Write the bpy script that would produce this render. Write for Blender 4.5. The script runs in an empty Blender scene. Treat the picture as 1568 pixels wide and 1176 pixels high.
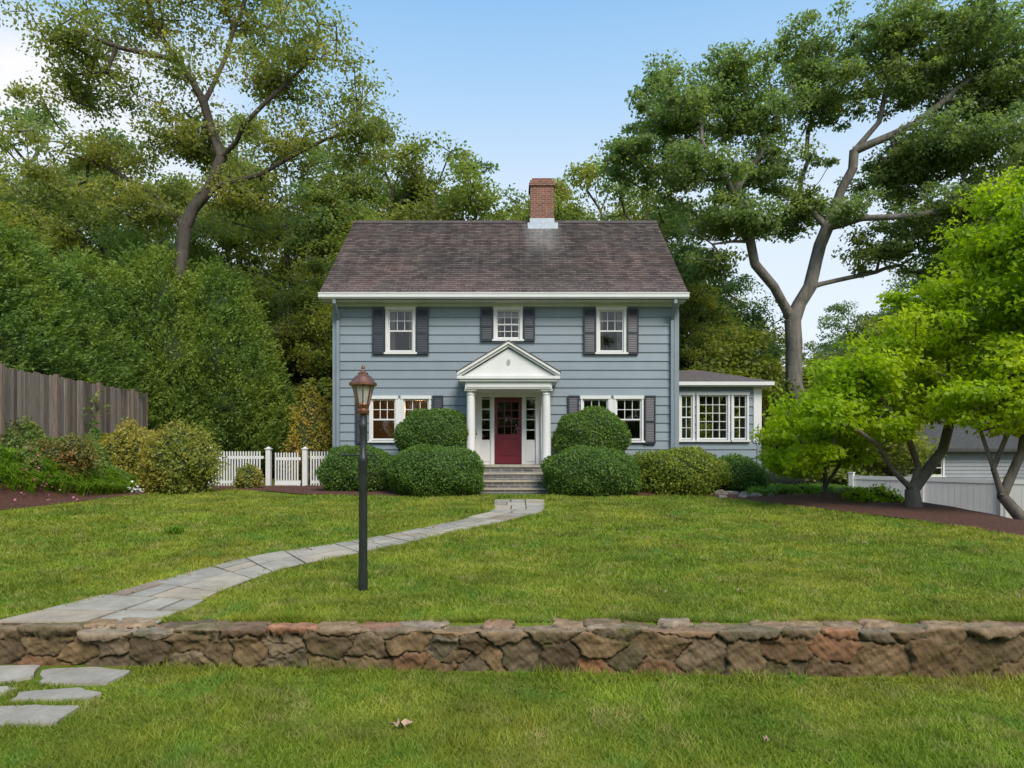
import bpy, math, random, bmesh
import numpy as np
from mathutils import Vector, Matrix
rng=np.random.default_rng(11); random.seed(5)
scene=bpy.context.scene
F=1050.0; CH=1.45; HY=690.0; CX=784.0
def S(a,b,x):
    t=np.clip((np.asarray(x,float)-a)/(b-a),0,1); return t*t*(3-2*t)
def hz(x,y):
    x=np.asarray(x,float); y=np.asarray(y,float)
    low=-0.31-0.015*np.clip(x,-6,6)
    up=0.28*S(7,18,y)+0.02*np.sin(x*0.7+1)*np.sin(y*0.5)*S(6,8,y)
    up=up+1.3*S(-10.2,-12.0,x)*S(6,9,y)
    up=up-1.15*S(8.8,13.5,x)*S(7,10,y)
    return np.where(y<5.70,low,up)
def P(px,py,D): return ((px-CX)/F*D, D, CH+(HY-py)/F*D)
def G(px,py):
    z=0
    for _ in range(12):
        D=F*(CH-z)/(py-HY); x=(px-CX)/F*D; z=float(hz(x,D))*0.7+z*0.3
    return (x,D)
# ---------------------------------------------------------------- mesh helpers
def make_mesh(name,V,Fq,mi=None,mats=(),fattr=None,smooth=False):
    V=np.asarray(V,np.float32); Fq=np.asarray(Fq,np.int32); k=Fq.shape[1]; n=len(Fq)
    me=bpy.data.meshes.new(name)
    me.vertices.add(len(V)); me.vertices.foreach_set('co',V.ravel())
    me.loops.add(n*k); me.loops.foreach_set('vertex_index',Fq.ravel())
    me.polygons.add(n); me.polygons.foreach_set('loop_start',np.arange(0,n*k,k,dtype=np.int32))
    try: me.polygons.foreach_set('loop_total',np.full(n,k,dtype=np.int32))
    except Exception: pass
    for m in mats: me.materials.append(m)
    if mi is not None: me.polygons.foreach_set('material_index',np.asarray(mi,np.int32))
    if smooth: me.polygons.foreach_set('use_smooth',np.ones(n,dtype=bool))
    if fattr is not None:
        a=me.attributes.new('var','FLOAT','FACE'); a.data.foreach_set('value',np.asarray(fattr,np.float32))
    me.update(calc_edges=True)
    return me
def obj(name,me,parent=None,loc=None):
    o=bpy.data.objects.new(name,me); scene.collection.objects.link(o)
    if parent: o.parent=parent
    if loc is not None: o.location=loc
    return o
def empty(name):
    o=bpy.data.objects.new(name,None); scene.collection.objects.link(o); o.empty_display_size=0.3; return o
class MB:
    def __init__(s): s.v=[];s.f=[];s.m=[];s.a=[];s.T=None
    def pt(s,p):
        if s.T: p=s.T(*p)
        s.v.append(tuple(p)); return len(s.v)-1
    def face(s,pts,m=0,a=0.5):
        s.f.append([s.pt(p) for p in pts]); s.m.append(m); s.a.append(a)
    def box(s,x0,x1,y0,y1,z0,z1,m=0,a=0.5):
        i=[s.pt(p) for p in ((x0,y0,z0),(x1,y0,z0),(x1,y1,z0),(x0,y1,z0),(x0,y0,z1),(x1,y0,z1),(x1,y1,z1),(x0,y1,z1))]
        for q in ((0,3,2,1),(4,5,6,7),(0,1,5,4),(1,2,6,5),(2,3,7,6),(3,0,4,7)):
            s.f.append([i[k] for k in q]); s.m.append(m); s.a.append(a)
    def prism(s,poly,y0,y1,m=0,a=0.5):
        n=len(poly); A=[s.pt((p[0],y0,p[1])) for p in poly]; B=[s.pt((p[0],y1,p[1])) for p in poly]
        s.f.append(A);s.m.append(m);s.a.append(a); s.f.append(B[::-1]);s.m.append(m);s.a.append(a)
        for i in range(n):
            j=(i+1)%n; s.f.append([A[i],B[i],B[j],A[j]]);s.m.append(m);s.a.append(a)
    def lathe(s,prof,cx,cy,n=20,m=0,rot=0):
        R=[]
        for r,z in prof:
            R.append([s.pt((cx+r*math.cos(rot+2*math.pi*k/n),cy+r*math.sin(rot+2*math.pi*k/n),z)) for k in range(n)])
        for a,b in zip(R[:-1],R[1:]):
            for k in range(n):
                s.f.append([a[k],a[(k+1)%n],b[(k+1)%n],b[k]]);s.m.append(m);s.a.append(.5)
        s.f.append(R[0][::-1]);s.m.append(m);s.a.append(.5); s.f.append(R[-1]);s.m.append(m);s.a.append(.5)
    def obj(s,name,mats,parent=None,smooth=False,loc=None):
        me=bpy.data.meshes.new(name); me.from_pydata(s.v,[],s.f)
        for m in mats: me.materials.append(m)
        me.polygons.foreach_set('material_index',s.m)
        at=me.attributes.new('var','FLOAT','FACE'); at.data.foreach_set('value',s.a)
        if smooth: me.polygons.foreach_set('use_smooth',[True]*len(s.f))
        me.update(); o=obj(name,me,parent,loc)
        if smooth:
            try: me.set_sharp_from_angle(angle=math.radians(40))
            except Exception: pass
        return o
# ---------------------------------------------------------------- materials
class N:
    def __init__(s,name):
        s.mat=bpy.data.materials.new(name); s.mat.use_nodes=True; s.nt=s.mat.node_tree
        s.b=s.nt.nodes['Principled BSDF']; s.out=s.nt.nodes['Material Output']
    def n(s,t,**k):
        x=s.nt.nodes.new(t)
        for a,b in k.items(): setattr(x,a,b)
        return x
    def l(s,a,b): s.nt.links.new(a,b)
    def coord(s,which='pos'):
        if which=='pos': return s.n('ShaderNodeNewGeometry').outputs['Position']
        return s.n('ShaderNodeTexCoord').outputs[which]
    def noise(s,scale,detail=4,rough=.55,which='pos',stretch=None):
        t=s.n('ShaderNodeTexNoise'); t.inputs['Scale'].default_value=scale; t.inputs['Detail'].default_value=detail; t.inputs['Roughness'].default_value=rough
        c=s.coord(which)
        if stretch:
            m=s.n('ShaderNodeMapping'); m.inputs['Scale'].default_value=stretch; s.l(c,m.inputs[0]); c=m.outputs[0]
        s.l(c,t.inputs['Vector']); return t.outputs['Fac']
    def ramp(s,fac,stops):
        r=s.n('ShaderNodeValToRGB'); e=r.color_ramp.elements
        while len(e)<len(stops): e.new(.5)
        for i,(p,c) in enumerate(stops): e[i].position=p; e[i].color=(c[0],c[1],c[2],1)
        s.l(fac,r.inputs[0]); return r.outputs[0]
    def mix(s,fac,a,b,mode='MIX'):
        m=s.n('ShaderNodeMix',data_type='RGBA',blend_type=mode)
        for i,v in ((0,fac),(6,a),(7,b)):
            if isinstance(v,(int,float)): m.inputs[i].default_value=v
            elif isinstance(v,tuple): m.inputs[i].default_value=(v[0],v[1],v[2],1)
            else: s.l(v,m.inputs[i])
        return m.outputs[2]
    def var(s):
        a=s.n('ShaderNodeAttribute'); a.attribute_name='var'; return a.outputs['Fac']
    def bump(s,h,strength=.3,dist=.02):
        b=s.n('ShaderNodeBump'); b.inputs['Strength'].default_value=strength; b.inputs['Distance'].default_value=dist
        s.l(h,b.inputs['Height']); s.l(b.outputs[0],s.b.inputs['Normal']); return b
    def col(s,c): 
        if isinstance(c,tuple): s.b.inputs['Base Color'].default_value=(c[0],c[1],c[2],1)
        else: s.l(c,s.b.inputs['Base Color'])
    def r(s,v): s.b.inputs['Roughness'].default_value=v
G3=lambda a:(a,a,a)
def simple(name,c,rough=.6,amp=.18,scale=3,bump=.1,metal=0,stretch=None):
    m=N(name); f=m.noise(scale,6,.6,stretch=stretch)
    lo=tuple(v*(1-amp) for v in c); hi=tuple(min(1,v*(1+amp)) for v in c)
    m.col(m.ramp(f,[(.3,lo),(.7,hi)])); m.r(rough); m.b.inputs['Metallic'].default_value=metal
    if bump: m.bump(m.noise(scale*12,4),bump,.01)
    return m.mat
def leafmat(name,c1,c2,c3,trans=.35):
    m=N(name)
    a=m.mix(m.var(),c1,c2)
    f=m.noise(.55,3,.6)
    ff=m.ramp(f,[(.42,G3(0)),(.68,G3(1))])
    b=m.mix(ff,a,c3)
    oi=m.n('ShaderNodeObjectInfo').outputs['Random']
    br=m.ramp(oi,[(0,(.85,.88,.9)),(1,(1.0,.96,.88))])
    b=m.mix(1.0,b,br,'MULTIPLY')
    m.col(b); m.r(.55); m.b.inputs['Specular IOR Level'].default_value=.35
    t=m.n('ShaderNodeBsdfTranslucent'); tc=m.mix(1.0,b,(2.2,2.2,1.1),'MULTIPLY'); m.l(tc,t.inputs[0])
    ms=m.n('ShaderNodeMixShader'); ms.inputs[0].default_value=trans
    m.l(m.b.outputs[0],ms.inputs[1]); m.l(t.outputs[0],ms.inputs[2]); m.l(ms.outputs[0],m.out.inputs[0])
    return m.mat
def barkmat(name,c):
    m=N(name); f=m.noise(6,6,.65,which='Object',stretch=(1,1,.25))
    m.col(m.ramp(f,[(.3,tuple(v*.5 for v in c)),(.7,tuple(v*1.4 for v in c))])); m.r(.9); m.bump(f,.7,.05); return m.mat
WHITE=simple('white_paint',(.68,.68,.67),.45,.05,2,.05)
def sidingmat(name,c):
    m=N(name); f=m.noise(1.3,5,.6); g=m.noise(3,5,.6,stretch=(.6,.6,8))
    a=m.ramp(f,[(.3,tuple(v*.88 for v in c)),(.7,tuple(v*1.1 for v in c))])
    b=m.mix(.35,a,m.ramp(g,[(.3,G3(.75)),(.7,G3(1.15))]),'MULTIPLY')
    m.col(m.mix(.5,b,m.mix(m.var(),tuple(v*.88 for v in c),tuple(v*1.12 for v in c))))
    m.r(.55); m.bump(m.noise(14,5,.6,stretch=(.3,.3,5)),.25,.01); return m.mat
SIDING=sidingmat('blue_gray_clapboard',(.215,.262,.300))
TRIMBLUE=simple('blue_gray_trim',(.21,.255,.29),.5,.08,2,.05)
SHUT=simple('shutter_paint',(.020,.027,.040),.45,.2,5,.05)
DOOR=simple('red_door_paint',(.12,.009,.020),.35,.15,3,.05)
FOUND=simple('foundation_stone',(.2,.2,.2),.9,.4,4,.5)
INT=simple('interior_wall',(.20,.18,.145),.8,.08,1,0)
CURT=simple('curtain_fabric',(.50,.48,.44),.9,.1,4,.1)
FLOORW=simple('interior_floor',(.10,.055,.03),.5,.2,3,0)
COPPER=simple('aged_copper',(.28,.13,.085),.38,.35,20,.1,metal=.8)
BLACKM=simple('black_post_paint',(.020,.023,.022),.4,.3,8,.15)
METAL=simple('flashing_metal',(.42,.46,.5),.4,.15,6,.05,metal=.6)
def glassmat(name='window_glass',tint=.85):
    m=N(name); m.nt.nodes.remove(m.b)
    g=m.n('ShaderNodeBsdfGlossy'); g.inputs['Roughness'].default_value=.015; g.inputs[0].default_value=(.9,.9,.9,1)
    t=m.n('ShaderNodeBsdfTransparent'); t.inputs[0].default_value=(tint,tint,tint,1)
    fr=m.n('ShaderNodeFresnel'); fr.inputs[0].default_value=1.55
    mm=m.n('ShaderNodeMath',operation='MULTIPLY_ADD'); mm.inputs[1].default_value=1.6; mm.inputs[2].default_value=.0; m.l(fr.outputs[0],mm.inputs[0])
    ms=m.n('ShaderNodeMixShader'); m.l(mm.outputs[0],ms.inputs[0]); m.l(t.outputs[0],ms.inputs[1]); m.l(g.outputs[0],ms.inputs[2]); m.l(ms.outputs[0],m.out.inputs[0])
    return m.mat
GLASS=glassmat()
def emitmat(name,c,s):
    m=N(name); m.col(c); m.b.inputs['Emission Color'].default_value=(*c,1); m.b.inputs['Emission Strength'].default_value=s; return m.mat
SHADE=emitmat('lit_lampshade',(1,.50,.16),1.3)
def shinglemat():
    m=N('roof_shingles')
    uv=m.n('ShaderNodeUVMap').outputs[0]
    br=m.n('ShaderNodeTexBrick'); br.offset=.5; br.inputs['Scale'].default_value=1; br.inputs['Brick Width'].default_value=.24; br.inputs['Row Height'].default_value=.14
    br.inputs['Mortar Size'].default_value=.005; br.inputs['Color1'].default_value=(.068,.056,.055,1); br.inputs['Color2'].default_value=(.16,.132,.125,1); br.inputs['Mortar'].default_value=(.03,.025,.025,1)
    br.inputs['Bias'].default_value=-.1
    m.l(uv,br.inputs['Vector'])
    f=m.noise(.6,6,.65); a=m.mix(.9,br.outputs['Color'],m.ramp(f,[(.3,(.55,.60,.62)),(.52,(1.0,.93,.90)),(.72,(1.35,1.08,1.0))]),'MULTIPLY')
    g=m.noise(1.6,5,.7,stretch=(2.2,.15,.15)); a=m.mix(.8,a,m.ramp(g,[(.3,G3(.6)),(.65,G3(1.2))]),'MULTIPLY')
    h=m.noise(45,3,.7); a=m.mix(m.ramp(h,[(.62,G3(0)),(.8,G3(.6))]),a,(.28,.25,.23))
    mo=m.noise(1.1,7,.75); a=m.mix(m.ramp(mo,[(.52,G3(0)),(.70,G3(.5))]),a,(.065,.07,.045))
    sx=m.n('ShaderNodeSeparateXYZ'); m.l(m.coord('pos'),sx.inputs[0])
    kk=m.n('ShaderNodeMapRange'); kk.inputs[1].default_value=6.9; kk.inputs[2].default_value=6.15; m.l(sx.outputs[2],kk.inputs[0])
    sp=m.ramp(m.noise(18,5,.8),[(.45,G3(0)),(.6,G3(.8))]); mu0=m.mix(1.0,kk.outputs[0],sp,'MULTIPLY'); a=m.mix(mu0,a,(.24,.19,.19))
    d=m.n('ShaderNodeMath',operation='SUBTRACT'); m.l(sx.outputs[0],d.inputs[0]); d.inputs[1].default_value=1.05
    ab=m.n('ShaderNodeMath',operation='ABSOLUTE'); m.l(d.outputs[0],ab.inputs[0])
    k=m.n('ShaderNodeMapRange'); k.inputs[1].default_value=.25; k.inputs[2].default_value=.75; k.inputs[3].default_value=1; k.inputs[4].default_value=0; m.l(ab.outputs[0],k.inputs[0])
    k2=m.n('ShaderNodeMapRange'); k2.inputs[1].default_value=7.8; k2.inputs[2].default_value=9.6; k2.inputs[3].default_value=0; k2.inputs[4].default_value=.95; m.l(sx.outputs[2],k2.inputs[0])
    mu=m.n('ShaderNodeMath',operation='MULTIPLY'); m.l(k.outputs[0],mu.inputs[0]); m.l(k2.outputs[0],mu.inputs[1])
    mu2=m.n('ShaderNodeMath',operation='MULTIPLY'); m.l(mu.outputs[0],mu2.inputs[0]); m.l(m.noise(2.5,5,.7,stretch=(3,.5,.5)),mu2.inputs[1])
    a=m.mix(mu2.outputs[0],a,(.38,.38,.38))
    m.col(a); m.r(.9); m.b.inputs['Specular IOR Level'].default_value=.2; m.bump(m.noise(60,3),.4,.01); return m.mat
SHINGLE=shinglemat()
def brickmat(name,c1,c2,mort,w=.21,h=.07):
    m=N(name); g=m.n('ShaderNodeNewGeometry'); sp=m.n('ShaderNodeSeparateXYZ'); m.l(g.outputs['Position'],sp.inputs[0])
    ad=m.n('ShaderNodeMath',operation='ADD'); m.l(sp.outputs[0],ad.inputs[0]); m.l(sp.outputs[1],ad.inputs[1])
    cb=m.n('ShaderNodeCombineXYZ'); m.l(ad.outputs[0],cb.inputs[0]); m.l(sp.outputs[2],cb.inputs[1])
    br=m.n('ShaderNodeTexBrick'); br.inputs['Scale'].default_value=1; br.inputs['Brick Width'].default_value=w; br.inputs['Row Height'].default_value=h; br.inputs['Mortar Size'].default_value=.008
    for k,v in (('Color1',c1),('Color2',c2),('Mortar',mort)): br.inputs[k].default_value=(*v,1)
    m.l(cb.outputs[0],br.inputs['Vector']); f=m.noise(9,5,.6)
    m.col(m.mix(.6,br.outputs['Color'],m.ramp(f,[(.3,G3(.6)),(.7,G3(1.3))]),'MULTIPLY')); m.r(.85)
    iv=m.n('ShaderNodeMath',operation='SUBTRACT'); iv.inputs[0].default_value=1; m.l(br.outputs['Fac'],iv.inputs[1]); m.bump(iv.outputs[0],.5,.01); return m.mat
BRICK=brickmat('chimney_brick',(.25,.085,.05),(.15,.055,.035),(.28,.24,.2))
RISER=brickmat('stone_riser',(.17,.16,.15),(.08,.075,.075),(.3,.3,.28),.3,.085)
def flagmat():
    m=N('flagstone'); a=m.ramp(m.var(),[(0,(.28,.25,.21)),(.35,(.43,.38,.305)),(.6,(.35,.315,.265)),(.85,(.46,.38,.285)),(1,(.30,.23,.17))])
    f=m.noise(3,7,.65); b=m.mix(.8,a,m.ramp(f,[(.25,G3(.6)),(.7,G3(1.2))]),'MULTIPLY')
    h=m.noise(22,6,.8); b=m.mix(.6,b,m.ramp(h,[(.3,G3(.7)),(.6,G3(1.1))]),'MULTIPLY')
    m.col(b); m.r(.8); m.b.inputs['Specular IOR Level'].default_value=.25; m.bump(m.noise(11,7,.65),.5,.012); return m.mat
FLAG=flagmat()
DIRT=simple('joint_soil',(.06,.065,.03),.95,.5,12,.5)
MULCH=N('bark_mulch'); _f=MULCH.noise(28,6,.75); MULCH.col(MULCH.ramp(_f,[(.3,(.025,.012,.009)),(.5,(.11,.042,.026)),(.72,(.22,.09,.06))])); MULCH.r(.95); MULCH.bump(_f,1,.05); MULCH=MULCH.mat
def groundmat():
    m=N('ground_soil_and_turf')
    f=m.noise(.45,6,.65); g=m.noise(9,5,.7)
    a=m.ramp(f,[(.3,(.11,.16,.016)),(.5,(.15,.20,.022)),(.7,(.21,.22,.04))])
    a=m.mix(.75,a,m.ramp(g,[(.3,G3(.55)),(.7,G3(1.25))]),'MULTIPLY')
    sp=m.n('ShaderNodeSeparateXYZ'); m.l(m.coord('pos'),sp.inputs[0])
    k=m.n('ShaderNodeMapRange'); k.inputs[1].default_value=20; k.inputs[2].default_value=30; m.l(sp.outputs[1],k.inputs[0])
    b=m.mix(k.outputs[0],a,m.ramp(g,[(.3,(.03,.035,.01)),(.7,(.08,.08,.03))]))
    m.col(b); m.r(.95); m.b.inputs['Specular IOR Level'].default_value=.1; m.bump(m.noise(40,4,.7),.8,.03); return m.mat
GROUND=groundmat()
def grassmat():
    m=N('grass_blades')
    a=m.mix(m.var(),(.13,.205,.016),(.27,.36,.035))
    f=m.noise(.42,7,.75); a=m.mix(m.ramp(f,[(.44,G3(0)),(.62,G3(.95))]),a,(.36,.36,.045))
    g=m.noise(2.4,6,.78); a=m.mix(m.ramp(g,[(.52,G3(0)),(.68,G3(.8))]),a,(.46,.38,.15))
    h=m.noise(1.1,6,.7); a=m.mix(.95,a,m.ramp(h,[(.32,G3(.52)),(.66,G3(1.15))]),'MULTIPLY')
    c=m.noise(1.7,4,.6,stretch=(1,.8,1)); a=m.mix(m.ramp(c,[(.58,G3(0)),(.64,G3(.6))]),a,(.13,.26,.035))
    m.col(a); m.r(.6); m.b.inputs['Specular IOR Level'].default_value=.3
    t=m.n('ShaderNodeBsdfTranslucent'); m.l(m.mix(1.0,a,(1.6,1.6,.9),'MULTIPLY'),t.inputs[0])
    ms=m.n('ShaderNodeMixShader'); ms.inputs[0].default_value=.3
    m.l(m.b.outputs[0],ms.inputs[1]); m.l(t.outputs[0],ms.inputs[2]); m.l(ms.outputs[0],m.out.inputs[0]); return m.mat
GRASS=grassmat()
# ---------------------------------------------------------------- ground
def ground():
    xs=np.concatenate([[-220,-150,-100,-70,-50,-36,-28,-22],np.arange(-18,18.01,.4),[22,28,36,50,70,100,150,220]])
    ys=np.concatenate([[-120,-80,-50,-30,-18,-10,-5,-2],np.arange(0,5.3,.4),[5.5,5.66,5.74],np.arange(6.0,30,.4),[32,36,42,50,65,90,130,200,300]])
    X,Y=np.meshgrid(xs,ys); Z=hz(X,Y)
    V=np.stack([X,Y,Z],-1).reshape(-1,3); nx=len(xs); ny=len(ys)
    i=np.arange(nx*(ny)).reshape(ny,nx)
    Fq=np.stack([i[:-1,:-1],i[:-1,1:],i[1:,1:],i[1:,:-1]],-1).reshape(-1,4)
    obj('ground',make_mesh('ground',V,Fq,mats=[GROUND],smooth=False))
ground()
# ---------------------------------------------------------------- path
U=np.array([G(*p) for p in [(757,766),(757,784),(690,800),(560,827),(400,851),(250,888),(100,930),(10,950)]]+[(-4.35,5.70)])
L=np.array([G(*p) for p in [(833,766),(834,785),(745,806),(600,838),(430,873),(345,905),(290,933),(258,950)]]+[(-2.93,5.70)])
def dens(A):
    t=np.linspace(0,1,len(A)); T=np.linspace(0,1,141); R=np.stack([np.interp(T,t,A[:,k]) for k in (0,1)],1)
    for _ in range(10):
        R[1:-1]=(R[:-2]+2*R[1:-1]+R[2:])/4
    return R
U=dens(U); L=dens(L); C=(U+L)/2
seg=np.linalg.norm(np.diff(C,axis=0),axis=1); SL=np.concatenate([[0],np.cumsum(seg)]); TOT=SL[-1]
HW=np.linalg.norm(U-L,axis=1)/2
def PM(s,v):
    u=np.array([np.interp(s,SL,U[:,k]) for k in (0,1)]); l=np.array([np.interp(s,SL,L[:,k]) for k in (0,1)])
    p=u*(1-v)+l*v; return p[0],max(p[1],5.705)
pathE=empty('flagstone_path')
mb=MB()
for i in range(0,140,2):
    a,b=U[i],U[i+2]; c,d=L[i+2],L[i]
    mb.face([(p[0],max(5.705,p[1]),float(hz(p[0],max(5.705,p[1])))+.012) for p in (a,b,c,d)])
mb.obj('joint_bed',[DIRT],pathE)
mb=MB()
def split(s0,s1,v0,v1):
    w=1.25; ls=s1-s0; lv=(v1-v0)*w
    if (ls<.95 and lv<.75 and random.random()<.75) or (ls<.55 and lv<.5): 
        return [(s0,s1,v0,v1)]
    if ls>1.6 or ls>lv*random.uniform(.9,1.5):
        k=s0+ls*random.uniform(.35,.65); return split(s0,k,v0,v1)+split(k,s1,v0,v1)
    k=v0+(v1-v0)*random.uniform(.36,.64); return split(s0,s1,v0,k)+split(s0,s1,k,v1)
for s0,s1,v0,v1 in split(0,TOT,-.02,1.02):
    g=.015; gv=.013; a=random.random(); dz=random.uniform(.02,.028)
    v0+=random.uniform(0,.03)*(v0<0); v1-=random.uniform(0,.03)*(v1>1)
    j=lambda:random.uniform(-.008,.008)
    n=max(1,int((s1-s0)/.3)); top=[]
    for k in range(n+1):
        ss=s0+g+(s1-s0-2*g)*k/n
        top.append((PM(ss,v0+gv+j()*.7),PM(ss,v1-gv+j()*.7)))
    for k in range(n):
        (a0,b0),(a1,b1)=top[k],top[k+1]
        mb.face([(q[0],q[1],float(hz(*q))+dz) for q in (a0,a1,b1,b0)],a=a)
    ring=[t[0] for t in top]+[t[1] for t in top[::-1]]
    for k in range(len(ring)):
        p,q=ring[k],ring[(k+1)%len(ring)]
        mb.face([(p[0],p[1],float(hz(*p))+dz),(p[0],p[1],float(hz(*p))),(q[0],q[1],float(hz(*q))),(q[0],q[1],float(hz(*q))+dz)],a=a)
mb.obj('flagstones',[FLAG],pathE)
stones_px=[[(-60,1022),(62,1022),(50,1040),(5,1048),(-60,1049)],[(68,1027),(150,1024),(203,1032),(160,1051),(58,1050)],[(30,1062),(120,1057),(158,1066),(135,1075),(18,1076)],[(-50,1086),(60,1084),(122,1086),(85,1113),(-50,1114)],[(-70,1056),(10,1055),(24,1059),(-5,1067),(-70,1068)],[(-90,1125),(-20,1122),(-2,1140),(-40,1160),(-90,1160)]]
stepE=empty('stepping_stones'); STEPS=[]
mb=MB()
for poly in stones_px:
    w=[G(*p) for p in poly]; cx=sum(p[0] for p in w)/len(w); cy=sum(p[1] for p in w)/len(w); STEPS.append((w,cx,cy))
    q=[]
    for i in range(len(w)):
        a,b=w[i],w[(i+1)%len(w)]
        for t in (0.08,.36,.64,.92):
            e=random.uniform(-.012,.012); q.append((a[0]*(1-t)+b[0]*t+e,a[1]*(1-t)+b[1]*t+e))
    z=float(hz(cx,cy)); a=random.uniform(.1,.7)
    mb.face([(p[0],p[1],z+.02) for p in q],a=a)
    for i in range(len(q)):
        p,r=q[i],q[(i+1)%len(q)]; mb.face([(p[0],p[1],z+.02),(p[0],p[1],z-.05),(r[0],r[1],z-.05),(r[0],r[1],z+.02)],a=a)
mb.obj('stones',[FLAG],stepE)
def in_path(x,y,k=.97):
    d=np.full(x.shape,9.0)
    for i in range(0,141,3):
        d=np.minimum(d,np.hypot(x-C[i,0],y-C[i,1])-HW[i]*k)
    return d<0.0
# ---------------------------------------------------------------- stone retaining wall
def stone_wall():
    x0,x1=-13.0,13.0
    nx=int((x1-x0)/.0125); xs=np.linspace(x0,x1,nx)
    H=.40; T=.34
    sv=np.concatenate([np.linspace(0,H,36),np.linspace(H,H+T,24)[1:],[H+T+.15]])
    X,Sg=np.meshgrid(xs,sv)
    seeds=[]
    x=x0-.5
    while x<x1+.5:
        w=rng.uniform(.20,.48); t=rng.random()
        if t<.45: seeds.append((x+w/2,.19+rng.uniform(-.03,.03)))
        else:
            seeds.append((x+w/2+rng.uniform(-.05,.05),.10+rng.uniform(-.03,.03))); seeds.append((x+w/2+rng.uniform(-.07,.07),.26+rng.uniform(-.03,.03)))
            if t>.85: seeds.append((x+w,.18))
        x+=w*.92
    for base,wmin,wmax in ((.435,.22,.60),(.62,.2,.5)):
        x=x0-.5
        while x<x1+.5:
            w=rng.uniform(wmin,wmax); seeds.append((x+w/2,base+rng.uniform(-.025,.025))); x+=w
    seeds=np.array(seeds); ids=np.zeros(X.shape,int); F1=np.full(X.shape,9.);F2=F1.copy()
    wx=.022*np.sin(X*9+Sg*13)+.014*np.sin(X*23-Sg*31)+.006*np.sin(X*71+Sg*53); wz=.016*np.sin(X*14+3)+.010*np.sin(X*37+Sg*20)+.005*np.sin(X*83-Sg*61)
    XX=X+wx; SS=Sg+wz
    for i,(a,b) in enumerate(seeds):
        c0=np.searchsorted(xs,a-.75); c1=np.searchsorted(xs,a+.75)
        if c1<=c0: continue
        ax=np.abs(XX[:,c0:c1]-a)*.8; az_=np.abs(SS[:,c0:c1]-b)*1.25
        d=(ax**2.3+az_**2.3)**(1/2.3)
        f1=F1[:,c0:c1]; f2=F2[:,c0:c1]; idd=ids[:,c0:c1]
        m=d<f1; f2[:]=np.where(m,f1,np.minimum(f2,d)); idd[m]=i; f1[m]=d[m]
    e0=np.clip((F2-F1-.004)/.034,0,1); e=np.sqrt(1-(1-e0)**2)
    nS=len(seeds); hgt=rng.uniform(.15,1,nS); tx=rng.normal(0,.10,nS); tz=rng.normal(0,.18,nS)
    rough=.004*np.sin(X*61+Sg*40)*np.sin(Sg*50+X*9)+.003*np.sin(X*37-Sg*77+1)+.003*np.sin(X*130+Sg*95)+rng.normal(0,.0014,X.shape)
    fac=.010*np.abs(np.sin(X*17+ids*1.3)+np.sin(Sg*29+ids*.7+X*8))
    disp=.066*e*(.35+.65*hgt[ids])+tx[ids]*(X-seeds[ids,0])*e*.6+tz[ids]*(Sg-seeds[ids,1])*e*.6+rough*e-fac*e
    zb=-.31-.015*np.clip(X,-6,6)-.05
    ztop=.012; ss=Sg; face=ss<=H
    t=np.clip(ss/H,0,1); yb=5.45; ytop=5.45+np.clip(ss-H,0,T)
    Y=np.where(face,yb+.02*t,ytop+.02); Z=np.where(face,zb+(ztop-zb)*t,ztop)
    last=ss>H+T+.1; Z=np.where(last,ztop-.2,Z); Y=np.where(last,yb+T+.02,Y)
    ang=np.clip((ss-(H-.03))/.05,0,1)*math.pi/2
    ny=-np.cos(ang); nz=np.sin(ang); d=disp-.03
    capw=S(H-.14,H-.04,ss)
    capv=rng.normal(0,.014,nS)[ids]*capw*e
    caps=rng.uniform(-.01,.035,nS)[ids]*S(H-.12,H-.06,ss)*(1-S(H,H+.08,ss))*e
    Y2=Y+ny*d-caps; Z2=Z+nz*np.where(last,0,d*.5)+np.where(last,0,capv)
    V=np.stack([X,Y2,Z2],-1).reshape(-1,3)
    r,c=X.shape; i=np.arange(r*c).reshape(r,c)
    Fq=np.stack([i[:-1,:-1],i[:-1,1:],i[1:,1:],i[1:,:-1]],-1).reshape(-1,4)
    me=make_mesh('stone_retaining_wall',V,Fq,smooth=False)
    cv=rng.random(nS)[ids]; at=me.attributes.new('var','FLOAT','POINT'); at.data.foreach_set('value',cv.ravel().astype(np.float32))
    at=me.attributes.new('joint','FLOAT','POINT'); at.data.foreach_set('value',e.ravel().astype(np.float32))
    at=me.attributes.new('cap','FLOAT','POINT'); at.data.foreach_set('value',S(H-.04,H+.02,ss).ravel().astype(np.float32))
    m=N('fieldstone')
    a=m.ramp(m.var(),[(0,(.15,.11,.07)),(.2,(.30,.205,.115)),(.4,(.19,.155,.11)),(.55,(.35,.235,.135)),(.7,(.26,.22,.165)),(.82,(.22,.165,.10)),(.92,(.40,.20,.11)),(1,(.14,.11,.08))])
    f=m.noise(8,9,.78); a=m.mix(.95,a,m.ramp(f,[(.28,G3(.30)),(.5,G3(.9)),(.72,G3(1.6))]),'MULTIPLY')
    g=m.noise(2.6,8,.8); a=m.mix(m.ramp(g,[(.50,G3(0)),(.64,G3(.7))]),a,(.10,.105,.03))
    li=m.noise(14,6,.8); a=m.mix(m.ramp(li,[(.62,G3(0)),(.7,G3(.5))]),a,(.36,.32,.25))
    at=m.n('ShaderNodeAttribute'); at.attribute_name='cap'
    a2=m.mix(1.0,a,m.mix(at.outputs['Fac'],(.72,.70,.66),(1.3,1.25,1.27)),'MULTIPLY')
    aj=m.n('ShaderNodeAttribute'); aj.attribute_name='joint'
    jf=m.ramp(aj.outputs['Fac'],[(.1,G3(0)),(.6,G3(1))])
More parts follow.
